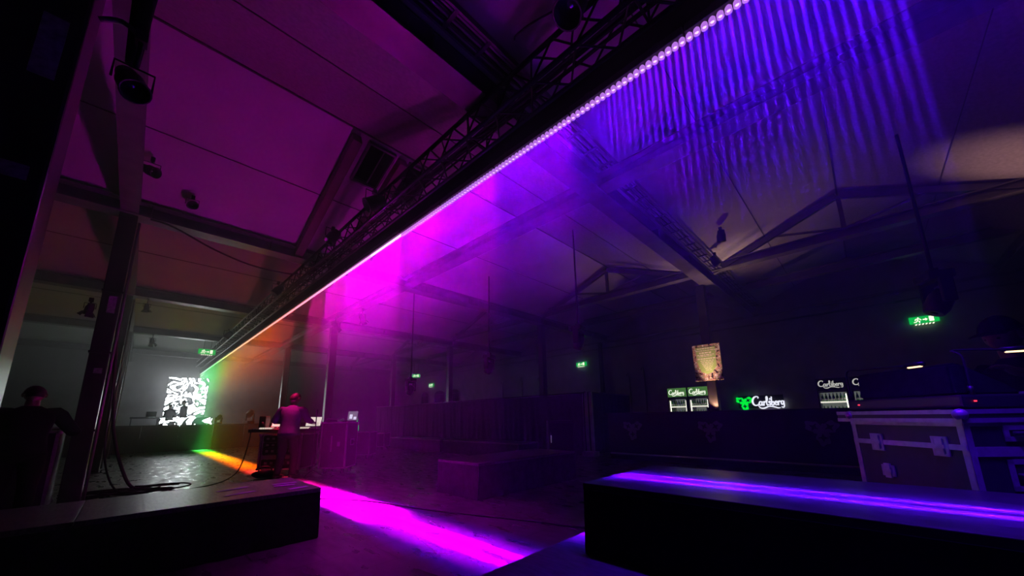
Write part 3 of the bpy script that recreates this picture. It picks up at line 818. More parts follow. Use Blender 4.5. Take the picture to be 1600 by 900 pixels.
def fridge(label, y1, w, lit, seed):
    """glass-door drinks fridge, front at x=0 facing -x, from y=0 down to -w"""
    t = thing('drinks_fridge', label, 'fridge', (12.3, y1, 0))
    d, h = .62, 2.06; k = .03
    b = MB()
    b.b2((0.02, -k, 0), (d, 0, h)); b.b2((.02, -w, 0), (d, -w + k, h)); b.b2((.02, -w, h - .03), (d, 0, h)); b.b2((.02, -w, 0), (d, 0, .14))
    b.b2((.02, -w, 1.74), (d, 0, 1.78)); b.b2((d - .03, -w, 0), (d, 0, h))
    b.build('cabinet', 'plastic', t)
    MB().b2((d - .04, -w + k, .14), (d - .031, -k, 1.74)).build('glowing_back', 'fridgeback', t)
    MB().b2((-.02, -w + .01, 1.78), (.02, -.01, h), .006).build('header_sign', 'headergreen' if lit else 'headerdark', t)
    s = MB(); script(s, (-.021, -.05, 1.81), (0, -1, 0), (0, 0, 1), .2, w - .12, .004)
    s.build('header_lettering', 'letterlit' if lit else 'letterdim', t)
    dr_ = MB()
    dr_.b2((-.02, -.035, .15), (.015, -.0, 1.73)); dr_.b2((-.02, -w, .15), (.015, -w + .035, 1.73)); dr_.b2((-.02, -w, 1.7), (.015, 0, 1.735)); dr_.b2((-.02, -w, .14), (.015, 0, .18))
    dr_.build('door_frame', 'plastic', t)
    MB().b2((-.004, -w + .035, .18), (.0, -.035, 1.7)).build('door_pane', 'glass', t)
    MB().tube([(-.045, -w + .05, .9), (-.045, -w + .05, 1.3)], .01, 6).build('handle', 'alu', t)
    for yy in ((-.055, -w + .055) if lit else (-w + .055,)):
        MB().b2((.03, yy - .012, .2), (.05, yy + .012, 1.66)).build('light_tube', 'fridgelight', t)
    for z in (.45, .8, 1.15, 1.46):
        m_ = MB(); m_.b2((.06, -w + k, z - .012), (d - .05, -k, z)); m_.build('shelf', 'greyplastic', t)
        MB().b2((.045, -w + k + .002, z - .02), (.058, -k - .002, z + .022)).build('shelf_edge', 'shelfwhite', t)
    return t
FR = [('lit drinks fridge next to the draped partition', 4.72, .6, True), ('lit drinks fridge between another fridge and the poster column', 4.08, .6, True),
      ('drinks fridge with a pale script header on the other side of the wall logo', .9, .6, False), ('drinks fridge half hidden by the lighting desk hood', .24, .6, False)]
bottle_me = None
for n, (lab, y1, w, lit) in enumerate(FR):
    fridge(lab, y1, w, lit, n)
    for s_, z in enumerate((1.46, 1.15)):
        for b in range(7):
            y = y1 - .085 - (w - .17) * b / 6
            if bottle_me is None:
                mb = MB().m(0).lathe([(.026, 0), (.028, .01), (.028, .125), (.02, .155), (.011, .175), (.0105, .215)], 10)
                mb.m(1).lathe([(.0285, .05), (.0287, .05), (.0287, .1), (.0285, .1)], 10)
                mb.m(1).lathe([(.0125, .205), (.0125, .222), (.0, .222)], 8)
                o = mb.build('beer_bottle', ['glassgreen', 'bottlecap']); bottle_me = o.data
            else:
                o = bpy.data.objects.new('beer_bottle', bottle_me); COL.objects.link(o)
            o.location = (12.3 + .11, y, z + .001)
            where = ['the fridge next to the draped partition', 'the fridge beside the poster column', 'the fridge past the wall logo', 'the half hidden fridge'][n]
            tag(o, f'small green bottle, {["upper", "lower"][s_]} shelf of {where}', 'bottle', f'bottles on the {["upper", "lower"][s_]} shelf of {where}')

# neon wall logo
t = thing('wall_logo', 'glowing white script logo with a green leaf on the wall behind the bar', 'sign', (XR - .06, 3.48, 1.42))
mb = MB(); hop_leaf(mb, (0, -.26, .19), (0, -1, 0), (0, 0, 1), .29, .03, 1); mb.build('leaf_emblem', ['logogreen', 'black'], t)
mb = MB(); script(mb, (0, -.50, -.04), (0, -1, 0), (0, 0, 1), .44, .94, .03); mb.build('lettering', 'logowhite', t)
MB().b2((.034, -1.42, -.02), (.06, -.05, .42)).build('backing', 'black', t)

# poster on the column
t = thing('drinks_poster', 'lit drinks menu poster with a yellow green middle on the bar column', 'poster', (10.27, 3.17, 2.06))
MB().b2((0, -.66, 0), (.03, 0, .95), .004).build('board', 'poster', t)
c = MB(); c.prism([(.17, .24), (.3, .17), (.42, .2), (.54, .36), (.56, .88), (.08, .88), (.09, .5)], .002, (-.0, 0, 0), (0, -1, 0), (0, 0, 1))
c.build('printed_field', 'postercentre', t).location = (-.0015, 0, 0)
ln = MB()
for z, a, b, hgt in ((.845, .12, .52, .03), (.79, .08, .55, .022), (.73, .16, .46, .035), (.675, .11, .52, .024), (.64, .15, .5, .016), (.575, .1, .56, .03), (.52, .17, .5, .02), (.475, .18, .48, .016), (.435, .2, .47, .016), (.395, .22, .46, .014), (.355, .24, .44, .014), (.315, .26, .43, .014), (.275, .28, .42, .012)):
    x = a; 
    while x < b - .02:
        w = random.uniform(.03, .085); w = min(w, b - x)
        ln.b2((-.005, -(x + w), z - hgt / 2), (-.002, -x, z + hgt / 2)); x += w + .014
ln.build('printed_line', 'posterline', t)
br = MB().b2((.03, -.42, .3), (.14, -.22, .36)); br.b2((.03, -.42, .7), (.14, -.22, .76)); br.build('bracket', 'darksteel', t)
t = thing('uplight', 'small warm uplight standing on the bar at the foot of the poster column', 'lamp', (9.95, 2.85, 1.292))
MB().lathe([(.05, 0), (.05, .01), (.045, .012), (.045, .08), (.05, .085), (.04, .085), (.038, .05), (0, .05)], 16).build('housing', 'darksteel', t)
MB().lathe([(.037, .055), (.03, .066), (0, .07)], 12).build('lamp_lens', 'warmlamp', t)

t = thing('uplight', 'tiny warm uplight right at the foot of the poster column', 'lamp', (10.38, 2.80, 1.292))
MB().lathe([(.03, 0), (.03, .03), (.034, .032), (.026, .032), (.02, .02), (0, .02)], 12).build('housing', 'darksteel', t)
MB().lathe([(.022, .024), (.014, .03), (0, .032)], 10).build('lamp_lens', 'warmlamp', t)
# exit signs
def exit_sign(label, loc, rz, w=.58, h=.2, drop=.0, strip=True):
    """front faces local -y"""
    t = thing('exit_sign', label, 'exit sign', loc, rz)
    MB().b2((-w / 2, 0, 0), (w / 2, .05, h), .006).build('sign_box', 'exitgreen', t)
    mb = MB(); o = (0, -.001, 0); A, B = (1, 0, 0), (0, 0, 1)
    k = h
    # door opening
    mb.prism([(w * .17, .16 * k), (w * .33, .16 * k), (w * .33, .88 * k), (w * .17, .88 * k)], .004, (0, -.001, 0), A, B)
    # arrow
    mb.prism([(-.04 * w, .42 * k), (.05 * w, .42 * k), (.05 * w, .28 * k), (.13 * w, .5 * k), (.05 * w, .72 * k), (.05 * w, .58 * k), (-.04 * w, .58 * k)], .004, (0, -.001, 0), A, B)
    # running figure
    cx = -.2 * w
    mb.prism([(cx + .055 * k * math.cos(q) * 1.4 + .06 * k, .82 * k + .075 * k * math.sin(q)) for q in [2 * PI * j / 10 for j in range(10)]], .004, (0, -.001, 0), A, B)
    for P in ([(0, .72), (-.06, .42)], [(-.06, .42), (.14, .3), (.1, .12)], [(-.06, .42), (-.2, .22), (-.42, .2)], [(0, .68), (.2, .62), (.3, .46)], [(0, .68), (-.2, .64), (-.28, .46)]):
        mb.ribbon([(cx + p[0] * k, p[1] * k) for p in P], .11 * k, .004, (0, -.001, 0), A, B, 1)
    mb.build('pictogram', 'exitwhite', t)
    if strip:
        sb = MB()
        for j in range(6):
            x = -w * .34 + j * w * .115
            sb.prism([(x, -.05), (x + .035, -.05), (x + .055, -.012), (x + .02, -.012)], .004, (0, -.001, 0), A, B)
        sb.build('light_strip', 'exitwhite', t)
    bk = MB().b2((-.03, .05, h * .3), (.03, .09, h * .7))
    if drop: bk.cyl((-.12, .025, h), (-.12, .025, h + drop), .006, seg=6); bk.cyl((.12, .025, h), (.12, .025, h + drop), .006, seg=6)
    bk.build('bracket', 'darksteel', t)
    return t
exit_sign('green exit sign on the side wall above the bar logo, largest of all', (XR - .1, -1.52, 3.68), -PI / 2)
exit_sign('green exit sign on the side wall between the poster column and partition', (XR - .1, 10.1, 3.7), -PI / 2)
exit_sign('small exit sign lower above the arched windows', (XR - .1, 23.5, 3.6), -PI / 2, .62, .24)
exit_sign('small exit sign hanging higher near the far corner', (12.0, 19.85, 3.75), -PI / 4, .5, .2, .75, False)
exit_sign('green exit sign hanging under the girder before the stage screen', (1.93, 19.95, 4.07), .1, .58, .22, .41)

# ------------------------------------------------------------------ flight cases
def case_shell(t, x0, x1, y0, y1, z0, z1, lidz=None, open_front=False, balls=True, lam='lamin', wheels=True):
    """laminate box with aluminium edging; local front is y0"""
    b = MB()
    if not open_front: b.b2((x0, y0, z0), (x1, y1, z1))
    else:
        b.b2((x0, y0, z0), (x1, y1, z0 + .02)); b.b2((x0, y0, z1 - .02), (x1, y1, z1)); b.b2((x0, y0, z0), (x0 + .02, y1, z1)); b.b2((x1 - .02, y0, z0), (x1, y1, z1)); b.b2((x0, y1 - .02, z0), (x1, y1, z1))
    b.build('case_body', lam, t)
    e = MB(); w = .03; q = .004
    for x in (x0, x1):
        for y in (y0, y1):
            sx, sy = (1 if x == x0 else -1), (1 if y == y0 else -1)
            e.b2((x - q * sx, y - q * sy, z0), (x + w * sx, y + q * sy * .2, z1)); e.b2((x - q * sx, y - q * sy, z0), (x + q * sx * .2, y + w * sy, z1))
    for z, dz in ((z0, w), (z1, -w)):
        for y in (y0, y1):
            sy = 1 if y == y0 else -1; e.b2((x0 - q, y - q * sy, z), (x1 + q, y + q * sy * .2, z + dz))
        for x in (x0, x1):
            sx = 1 if x == x0 else -1; e.b2((x - q * sx, y0 - q, z), (x + q * sx * .2, y1 + q, z + dz))
    if lidz:
        for y in (y0, y1):
            sy = 1 if y == y0 else -1
            e.b2((x0 - q, y - (q + .003) * sy, lidz - .022), (x1 + q, y + q * .2 * sy, lidz + .022))
        for x in (x0, x1):
            sx = 1 if x == x0 else -1
            e.b2((x - (q + .003) * sx, y0 - q, lidz - .022), (x + q * .2 * sx, y1 + q, lidz + .022))
    e.build('edge_trim', 'alu', t)
    if balls:
        for x in (x0, x1):
            for y in (y0, y1):
                for z in (z0 + .02, z1 - .022):
                    MB().ell((x, y, z), (.032, .032, .032), seg=10).build('ball_corner', 'alu', t)
    if wheels:
        for x in (x0 + .1, x1 - .1):
            for y in (y0 + .1, y1 - .1):
                mb = MB().cyl((x - .02, y, z0 - .065), (x + .02, y, z0 - .065), .055, seg=14); mb.b2((x - .035, y - .04, z0 - .03), (x + .035, y + .04, z0 - .001))
                mb.b2((x - .032, y - .012, z0 - .08), (x - .024, y + .012, z0 - .02)); mb.b2((x + .024, y - .012, z0 - .08), (x + .032, y + .012, z0 - .02))
                mb.build('caster', 'rubber', t)
def latch(t, o, ax, ay, w=.11, h=.13, th=.008):
    mb = MB(); o, ax, ay = Vector(o), Vector(ax), Vector(ay)
    def fr(a, b, c, d, dz=0, tt=th):
        n = ax.cross(ay).normalized() * dz
        mb.prism([(a, b), (c, b), (c, d), (a, d)], tt, o + n, ax, ay)
    fr(-w / 2, -h / 2, w / 2, -h / 2 + .014); fr(-w / 2, h / 2 - .014, w / 2, h / 2); fr(-w / 2, -h / 2, -w / 2 + .014, h / 2); fr(w / 2 - .014, -h / 2, w / 2, h / 2)
    fr(-w / 2 + .014, -h / 2 + .014, w / 2 - .014, h / 2 - .014, 0, .002); fr(-.02, -.045, .02, .045, .002, .012); fr(-.03, -.01, .03, .01, .012, .006)
    mb.build('latch', 'alu', t)
def handle(t, o, ax, ay, w=.19, h=.15):
    mb = MB(); o, ax, ay = Vector(o), Vector(ax), Vector(ay)
    mb.m(0)
    for (a, b, c, d) in ((-w / 2, -h / 2, w / 2, -h / 2 + .025), (-w / 2, h / 2 - .025, w / 2, h / 2), (-w / 2, -h / 2, -w / 2 + .025, h / 2), (w / 2 - .025, -h / 2, w / 2, h / 2)):
        mb.prism([(a, b), (c, b), (c, d), (a, d)], .007, o, ax, ay)
    mb.m(1).prism([(-w / 2 + .02, -h / 2 + .02), (w / 2 - .02, -h / 2 + .02), (w / 2 - .02, h / 2 - .02), (-w / 2 + .02, h / 2 - .02)], .002, o, ax, ay)
    n = ax.cross(ay).normalized()
    mb.m(1).tube([o + ax * (-w * .32) + n * .006, o + ax * (-w * .3) + n * .02, o + ax * (w * .3) + n * .02, o + ax * (w * .32) + n * .006], .011, 8)
    mb.build('handle', ['alu', 'rubber'], t)

# lighting desk case: local x along (.656,-.755), local y along (.755,.656)
DK = math.atan2(-.755, .656)
t = thing('flight_case', 'big black flight case with bright metal edges under the lighting desk', 'flight case', (3.17, -.355, 0), DK)
case_shell(t, 0, .62, 0, .7, .13, 1.2, lidz=1.135)
tr = MB()
tr.b2((-.012, -.012, 1.135), (.63, .0, 1.2)); tr.b2((-.012, -.012, 1.135), (.0, .80, 1.2)); tr.b2((-.010, .7, 1.135), (.62, .8, 1.2))
tr.build('lid_rim', 'lamin', t)
tr = MB()
for z in (1.145, 1.193): tr.b2((-.016, -.016, z - .012), (.632, -.0, z + .012)); tr.b2((-.016, -.016, z - .012), (0, .802, z + .012))
tr.build('lid_trim', 'alu', t)
for lo_, hi_ in (((-.009, 0, .985), (-.001, .7, 1.015)), ((.03, -.009, .955), (.62, -.001, 1.005)), ((.03, -.009, .62), (.62, -.001, .65))): MB().b2(lo_, hi_).build('rail', 'alu', t)
for y in (.13, .52): latch(t, (-.004, y, 1.0), (0, -1, 0), (0, 0, 1), .085, .11)
latch(t, (-.004, .48, .82), (0, -1, 0), (0, 0, 1), .085, .07)
handle(t, (.27, -.004, .86), (1, 0, 0), (0, 0, 1), .2, .16)
handle(t, (.32, -.004, 1.075), (1, 0, 0), (0, 0, 1), .26, .085)
t = thing('lighting_desk', 'lighting desk under a black cover on the big flight case', 'lighting desk', (3.17, -.355, 1.216), DK)
MB().b2((.03, .0, 0), (.60, .74, .07), .012).build('desk_body', 'plastic', t)
MB().prism([(.04, .07), (.04, .255), (.1, .26), (.36, .1), (.4, .07)], .66, (0, .03, 0), (1, 0, 0), (0, 0, 1)).build('cover_hood', 'blackcloth', t) if False else None
hd = MB()
hv = [[(x, y, z) for x, z in ((.03, .07), (.035, .245), (.09, .255), (.36, .11), (.4, .07))] for y in (.03, .63)]
va = [[hd.bm.verts.new(p) for p in ring] for ring in hv]
hd.bm.faces.new(va[0]); hd.bm.faces.new(va[1][::-1])
for k in range(5): hd.bm.faces.new((va[0][k], va[1][k], va[1][(k + 1) % 5], va[0][(k + 1) % 5]))
bmesh.ops.bevel(hd.bm, geom=hd.bm.edges[:], offset=.012, segments=2, affect='EDGES')
hd.build('cover_hood', 'blackcloth', t)
MB().b2((.022, .64, .03), (.03, .648, .038)).build('power_led', 'redled', t); MB().b2((.09, -.008, .03), (.098, .0, .038)).build('power_led', 'redled', t)
kn = MB()
for k in range(8):
    for j in range(3): kn.b2((.45 + .045 * j, .06 + .075 * k, .07), (.475 + .045 * j, .1 + .075 * k, .085))
kn.build('key', 'greyplastic', t)
def goose(label, base, mid, tip):
    t = thing('gooseneck_lamp', label, 'desk lamp', base)
    b = Vector(base)
    MB().tube([(0, 0, 0), (0, 0, .19), tuple(Vector(mid) - b), tuple(Vector(tip) - b)], .006, 8, 10).build('neck', 'rubber', t)
    MB().cyl((0, 0, -.015), (0, 0, .03), .012).build('plug', 'plastic', t)
    d = (Vector(tip) - Vector(mid)); d.z = 0; d.normalize()
    e = Vector(tip) - b
    mb = MB().m(0).tube([e, e + d * .11], .014, 8); mb.m(1).tube([e + d * .015 + Vector((0, 0, -.012)), e + d * .095 + Vector((0, 0, -.012))], .0075, 8)
    mb.build('lamp_head', ['plastic', 'lampbar'], t)
_loc = lambda v, u, z: (3.17 + .656 * v + .755 * u, -.355 - .755 * v + .656 * u, z)
goose('gooseneck desk lamp rising from the bar end of the desk cover', _loc(.05, .721, 1.302), (3.66, .0, 1.50), (3.42, -.21, 1.485))
goose('gooseneck desk lamp lighting the chin of the capped operator', _loc(.10, .010, 1.303), (3.27, -.40, 1.54), (3.34, -.58, 1.53))

# DJ rig in the middle (faces the camera direction)
DJ = R(-46)
t = thing('rack_case', 'open black rack flight case under the technician table', 'flight case', (2.68, 9.95, 0), DJ)
case_shell(t, -.47, .47, -.3, .42, .14, .925, open_front=True)
rk = MB(); rk.b2((-.44, -.27, .17), (-.41, -.24, .9)); rk.b2((.41, -.27, .17), (.44, -.24, .9)); rk.build('rack_rail', 'alu', t)
for z, hgt, m_ in ((.22, .13, 'plastic'), (.37, .09, 'greyplastic'), (.48, .13, 'plastic'), (.63, .1, 'plastic'), (.76, .12, 'plastic')):
    mb = MB().m(0).b2((-.41, -.27, z), (.41, .2, z + hgt)); mb.m(1)
    for k in range(6):
        x = -.34 + .13 * k
        mb.b2((x, -.278, z + hgt * .3), (x + .06, -.27, z + hgt * .7))
    mb.build('rack_unit', [m_, 'greyplastic'], t)
t = thing('mixing_table', 'long mixing desk across the rack in front of the technician', 'mixing desk', (2.68, 9.95, .965), DJ)
MB().b2((-.79, -.28, 0), (.79, .36, .07), .01).build('desk_body', 'plastic', t)
kn = MB()
for k in range(26):
    for j in range(3): kn.b2((-.74 + .057 * k, -.22 + .08 * j, .07), (-.71 + .057 * k, -.19 + .08 * j, .09))
kn.build('control_key', 'greyplastic', t)
kk = MB()
for x0 in (-.56, .28):
    for k in range(6):
        for j in range(2): kk.b2((x0 + .05 * k, -.24 + .05 * j, .07), (x0 + .035 + .05 * k, -.21 + .05 * j, .105))
kk.build('lit_key', 'keylit', t)
def laptop(label, loc, rz, w=.36, dim=False, open_=1.9):
    t = thing('laptop', label, 'laptop', loc, rz)
    MB().b2((-w / 2, -.12, 0), (w / 2, .12, .018), .004).build('base', 'plastic', t)
    k = MB()
    for r_ in range(4):
        for c_ in range(11): k.b2((-w / 2 + .025 + c_ * (w - .05) / 11, -.02 + r_ * .03, .018), (-w / 2 + .045 + c_ * (w - .05) / 11, .002 + r_ * .03, .021))
    k.build('key', 'greyplastic', t)
    a = open_ - PI / 2
    q = Euler((-a, 0, 0)).to_matrix().to_4x4()
    s = MB().m(0).b2((-w / 2, -.006, 0), (w / 2, .006, .25)); s.m(1).b2((-w / 2 + .012, -.0075, .014), (w / 2 - .012, -.006, .236))
    s.m(2).b2((-w * .3, -.0085, .05), (-w * .02, -.0075, .16)); s.m(2).b2((w * .1, -.0085, .03), (w * .36, -.0075, .1))
    bmesh.ops.transform(s.bm, matrix=Matrix.Translation((0, .12, .016)) @ q, verts=s.bm.verts)
    s.build('screen', ['plastic', 'laptopdim' if dim else 'laptop', 'keylit' if not dim else 'whiteled'], t)
    return t
def onrig(x, y, z, c=(2.68, 9.95)):
    return (c[0] + x * math.cos(DJ) - y * math.sin(DJ), c[1] + x * math.sin(DJ) + y * math.cos(DJ), z)
laptop('open laptop with a bright picture beside the small monitor speaker', onrig(-.45, .14, 1.056), DJ, .34)
laptop('open laptop with a bright picture, half behind the technician arm', onrig(.40, .14, 1.056), DJ, .38)
o = MB().b2((-.08, -.08, 0), (.08, .08, .3), .012)
o.m(1).lathe([(.06, 0), (.06, .004), (.02, .012), (0, .012)], 14, (0, -.08, .11), Euler((PI / 2, 0, 0)).to_matrix())
o = o.build('monitor_speaker', ['plastic', 'rubber'], None, onrig(-.715, .14, 1.036)); o.rotation_euler = (0, 0, DJ)
tag(o, 'small black monitor speaker at the end of the mixing desk', 'speaker')

t = thing('flight_case', 'tall dark flight case with metal edges behind the mic stand', 'flight case', (3.495, 9.15, 0), DJ)
case_shell(t, -.30, .30, -.2, .4, .13, 1.17, lam='redlam')
mb = MB().b2((-.06, -.206, .5), (-.03, -.2, .86)); mb.b2((.09, -.206, .62), (.15, -.2, .72)); mb.build('case_label', 'greyplastic', t)
handle(t, (.304, .1, .7), (0, 1, 0), (0, 0, 1), .2, .15)
c2 = (3.495, 9.15)
t = thing('mixer', 'small mixer with rows of knobs on the tall flight case', 'mixer', onrig(-.12, 0.0, 1.176, c2), DJ)
MB().prism([(-.16, 0), (.2, 0), (.2, .08), (-.16, .04)], .30, (-.15, 0, 0), (0, 1, 0), (0, 0, 1)).build('mixer_body', 'plastic', t)
kn = MB()
for k in range(9):
    for j in range(3): kn.cyl((-.125 + .031 * k, -.09 + .1 * j, .05 + .011 * j), (-.125 + .031 * k, -.09 + .1 * j, .08 + .011 * j), .012, seg=8)
kn.build('knob', 'greyplastic', t)
laptop('dim open laptop on top of the tall flight case', onrig(.165, .22, 1.176, c2), DJ, .26, True, 1.8)
t = thing('microphone_stand', 'thin black microphone stand between mixing desk and tall case', 'microphone stand', (2.975, 9.12, 0), DJ)
MB().cyl((0, 0, .1), (0, 0, 1.32), .012, seg=8).build('pole', 'truss', t)
for k in range(3):
    a = 2 * PI * k / 3 + .3
    MB().tube([(0, 0, .14), (.2 * math.cos(a), .2 * math.sin(a), .012)], .01, 6).build('leg', 'truss', t)
MB().lathe([(.014, 0), (.02, .06), (.027, .11), (.02, .145), (0, .15)], 12, (0, 0, 1.31)).build('microphone', 'plastic', t)
t = thing('kit_bag', 'black kit bag dropped on the light stripe by the rack', 'bag', (2.20, 9.62, 0), DJ + .2)
MB().ell((0, 0, .09), (.26, .15, .09), seg=18).build('bag_body', 'darkcloth', t)
MB().tube([(-.14, 0, .15), (-.08, 0, .24), (.08, 0, .24), (.14, 0, .15)], .012, 6, 6).build('handle', 'rubber', t)

# things behind the tall case
for n, (x, y, sx, sy, sz, lab) in enumerate(((5.25, 11.95, .9, .6, .72, 'low dark flight case carrying the glowing green bottle'), (7.15, 14.9, 1.1, .7, .55, 'low dark case beside the draped bench'), (6.3, 15.8, .8, .7, .6, 'low dark case deeper behind the tall flight case'))):
    t = thing('flight_case', lab, 'flight case', (x, y, 0), DJ)
    case_shell(t, -sx / 2, sx / 2, -sy / 2, sy / 2, .13, .13 + sz, lam='lamin', balls=False)
o = MB().lathe([(.055, 0), (.06, .01), (.06, .15), (.045, .2), (.022, .26), (.018, .36), (.022, .365), (.022, .385), (0, .385)], 14)
o = o.build('display_bottle', 'greenbottle', None, (5.10, 11.88, .883)); tag(o, 'glowing green display bottle on a low dark case', 'bottle')
# speaker cabinet at the end of the partition
t = thing('speaker_cabinet', 'tall black speaker cabinet with a row of tiny lights by the drape end', 'speaker', (7.35, 5.5, 0), DJ)
MB().b2((-.3, -.25, 0), (.3, .3, 1.12), .015).build('cabinet', 'plastic', t)
MB().b2((-.27, -.258, .08), (.27, -.25, 1.06)).build('grille', 'rubber', t)
mb = MB()
for k in range(4): mb.b2((-.25, -.264, .62 + .045 * k), (-.238, -.258, .632 + .045 * k))
mb.build('level_light', 'whiteled', t)

# ------------------------------------------------------------------ table by the columns
t = thing('flight_case', 'tall dark flight case with a pale edge beside the first steel column', 'flight case', (-1.25, 8.2, 0), 0)
case_shell(t, -.62, .62, -.3, .4, .13, 1.13)
laptop('laptop with a pale screen edge in front of the bent silhouette', (-1.22, 8.35, 1.166), .1, .34, True)
for n, (x, y) in enumerate(((-.95, 8.02), (-.74, 8.0))):
    o = MB().box((0, 0, .003), (.2, .14, .006)).build('paper_sheet', 'paper', None, (x, y, 1.163)); o.rotation_euler = (0, 0, .3 * n)
    tag(o, ['white paper sheet under the arm of the dark silhouette', 'white paper sheet at the corner of the tall dark case'][n], 'paper')

# ------------------------------------------------------------------ cables
def cable(label, pts, r=.012, name='cable'):
    o = MB().tube(pts, r, 7, 8).build(name, 'rubber'); return tag(o, label, 'cable')
cable('long black cable crossing the magenta floor light', [(1.62, 6.5, .012), (2.1, 6.48, .012), (2.45, 6.05, .012), (2.72, 5.45, .012), (2.92, 4.55, .012), (3.2, 3.7, .012), (3.45, 3.0, .012), (3.7, 2.3, .012), (4.4, 1.9, .012)], .012)
cable('thick black cable hanging down by the second column to the coil', [(-.40, 8.9, 4.68), (-.38, 9.1, 3.3), (-.31, 9.2, 2.32), (-.2, 9.2, 1.34), (-.12, 9.2, .92), (.01, 9.2, .49), (.17, 9.2, .16), (.4, 9.25, .09), (.7, 9.3, .03)], .024)
cable('thin black cable hanging closer to the columns above the coil', [(-.42, 8.85, 4.66), (-.38, 8.95, 3.2), (-.27, 9.0, 1.86), (-.23, 9.0, .93), (-.15, 9.0, .47), (-.01, 9.02, .16), (.2, 9.1, .08), (.4, 9.2, .03)], .014)
pts = []
for k in range(64):
    a = k * .62; rr = .5 + .22 * math.sin(k * 1.13)
    pts.append((.12 + rr * (1 + .25 * math.sin(k * .37)) * math.cos(a), 9.35 + rr * .55 * math.sin(a) + .1 * math.sin(k * .9), .018 + .0012 * k + .05 * max(0, math.sin(k * .8)) * (k > 20)))
cable('tangled black cable coil lying on the floor behind the low stage', pts, .013, 'cable_coil')
cable('black cable sagging from the coil up to the mixing desk', [(.3, 9.35, .08), (.64, 9.15, .03), (.97, 9.2, .016), (1.3, 9.45, .016), (1.55, 9.7, .05), (1.75, 9.95, .15), (1.84, 9.97, .38), (1.91, 10.0, .75), (1.96, 10.15, 1.0)], .012)
cable('black cable draped under the girder over the first column', [(-.2, 8.5, 4.69), (.1, 8.4, 4.62), (.7, 8.42, 4.4), (1.3, 8.45, 4.28), (1.9, 8.5, 4.3), (2.2, 8.5, 4.36)], .016)

# ------------------------------------------------------------------ people
def bake_skin(nodes, edges, root, sub=2):
    me = bpy.data.meshes.new('tmp'); bm = bmesh.new()
    lay = bm.verts.layers.skin.verify()
    idx = {}
    for k, (p, r) in nodes.items():
        v = bm.verts.new(p); v[lay].radius = (r, r) if not isinstance(r, tuple) else r
        v[lay].use_root = (k == root); idx[k] = v
    for a, b in edges: bm.edges.new((idx[a], idx[b]))
    bm.to_mesh(me); bm.free()
    o = bpy.data.objects.new('tmp', me); COL.objects.link(o)
    sk = o.modifiers.new('skin', 'SKIN'); sk.use_smooth_shade = True; sk.branch_smoothing = .6
    ss = o.modifiers.new('sub', 'SUBSURF'); ss.levels = sub; ss.render_levels = sub
    dg = bpy.context.evaluated_depsgraph_get()
    out = bpy.data.meshes.new_from_object(o.evaluated_get(dg))
    bpy.data.objects.remove(o); bpy.data.meshes.remove(me)
    return out
def mixv(a, b, t): return tuple(a[i] + (b[i] - a[i]) * t for i in range(3))
def hand(mb, wrist, d, palm_n, side, curl=.5, s=1.0):
    """palm and five bent fingers; d = pointing direction, palm_n = palm normal (the way fingers close), side = +1 puts the thumb on +x of d x n"""
    w = Vector(wrist); d = Vector(d).normalized(); n = Vector(palm_n); n = (n - d * n.dot(d)).normalized(); x = d.cross(n) * side
    c = w + d * .05 * s
    q = Matrix((x, d, n)).transposed()
    r = bmesh.ops.create_uvsphere(mb.bm, u_segments=12, v_segments=8, radius=1, matrix=Matrix.Translation(c) @ q.to_4x4() @ Matrix.Diagonal((.042 * s, .056 * s, .017 * s, 1)))
    for v in r['verts']:
        for f in v.link_faces: f.smooth = True; f.material_index = mb.mi
    for k, (off, L_) in enumerate(((.031, .072), (.011, .08), (-.010, .075), (-.030, .06))):
        p = w + d * (.092 - abs(off) * .2) * s + x * off * s; P = [p - d * .02 * s, p]; a = 0; dd = d
        for j, f_ in enumerate((.45, .32, .23)):
            a += curl * (.5 + .35 * j); dd = d * math.cos(a) + n * math.sin(a); p = p + dd * L_ * f_ * s; P.append(p)
        mb.tube(P, [.0095 * s, .0095 * s, .009 * s, .008 * s, .0062 * s], 8, 2)
    p = w + d * .03 * s + x * .034 * s
    mb.tube([p - x * .015 * s, p + x * .012 * s + d * .018 * s, p + x * .022 * s + d * .045 * s + n * .008 * s, p + x * .018 * s + d * .07 * s + n * .02 * s], [.013 * s, .012 * s, .01 * s, .0075 * s], 8, 2)
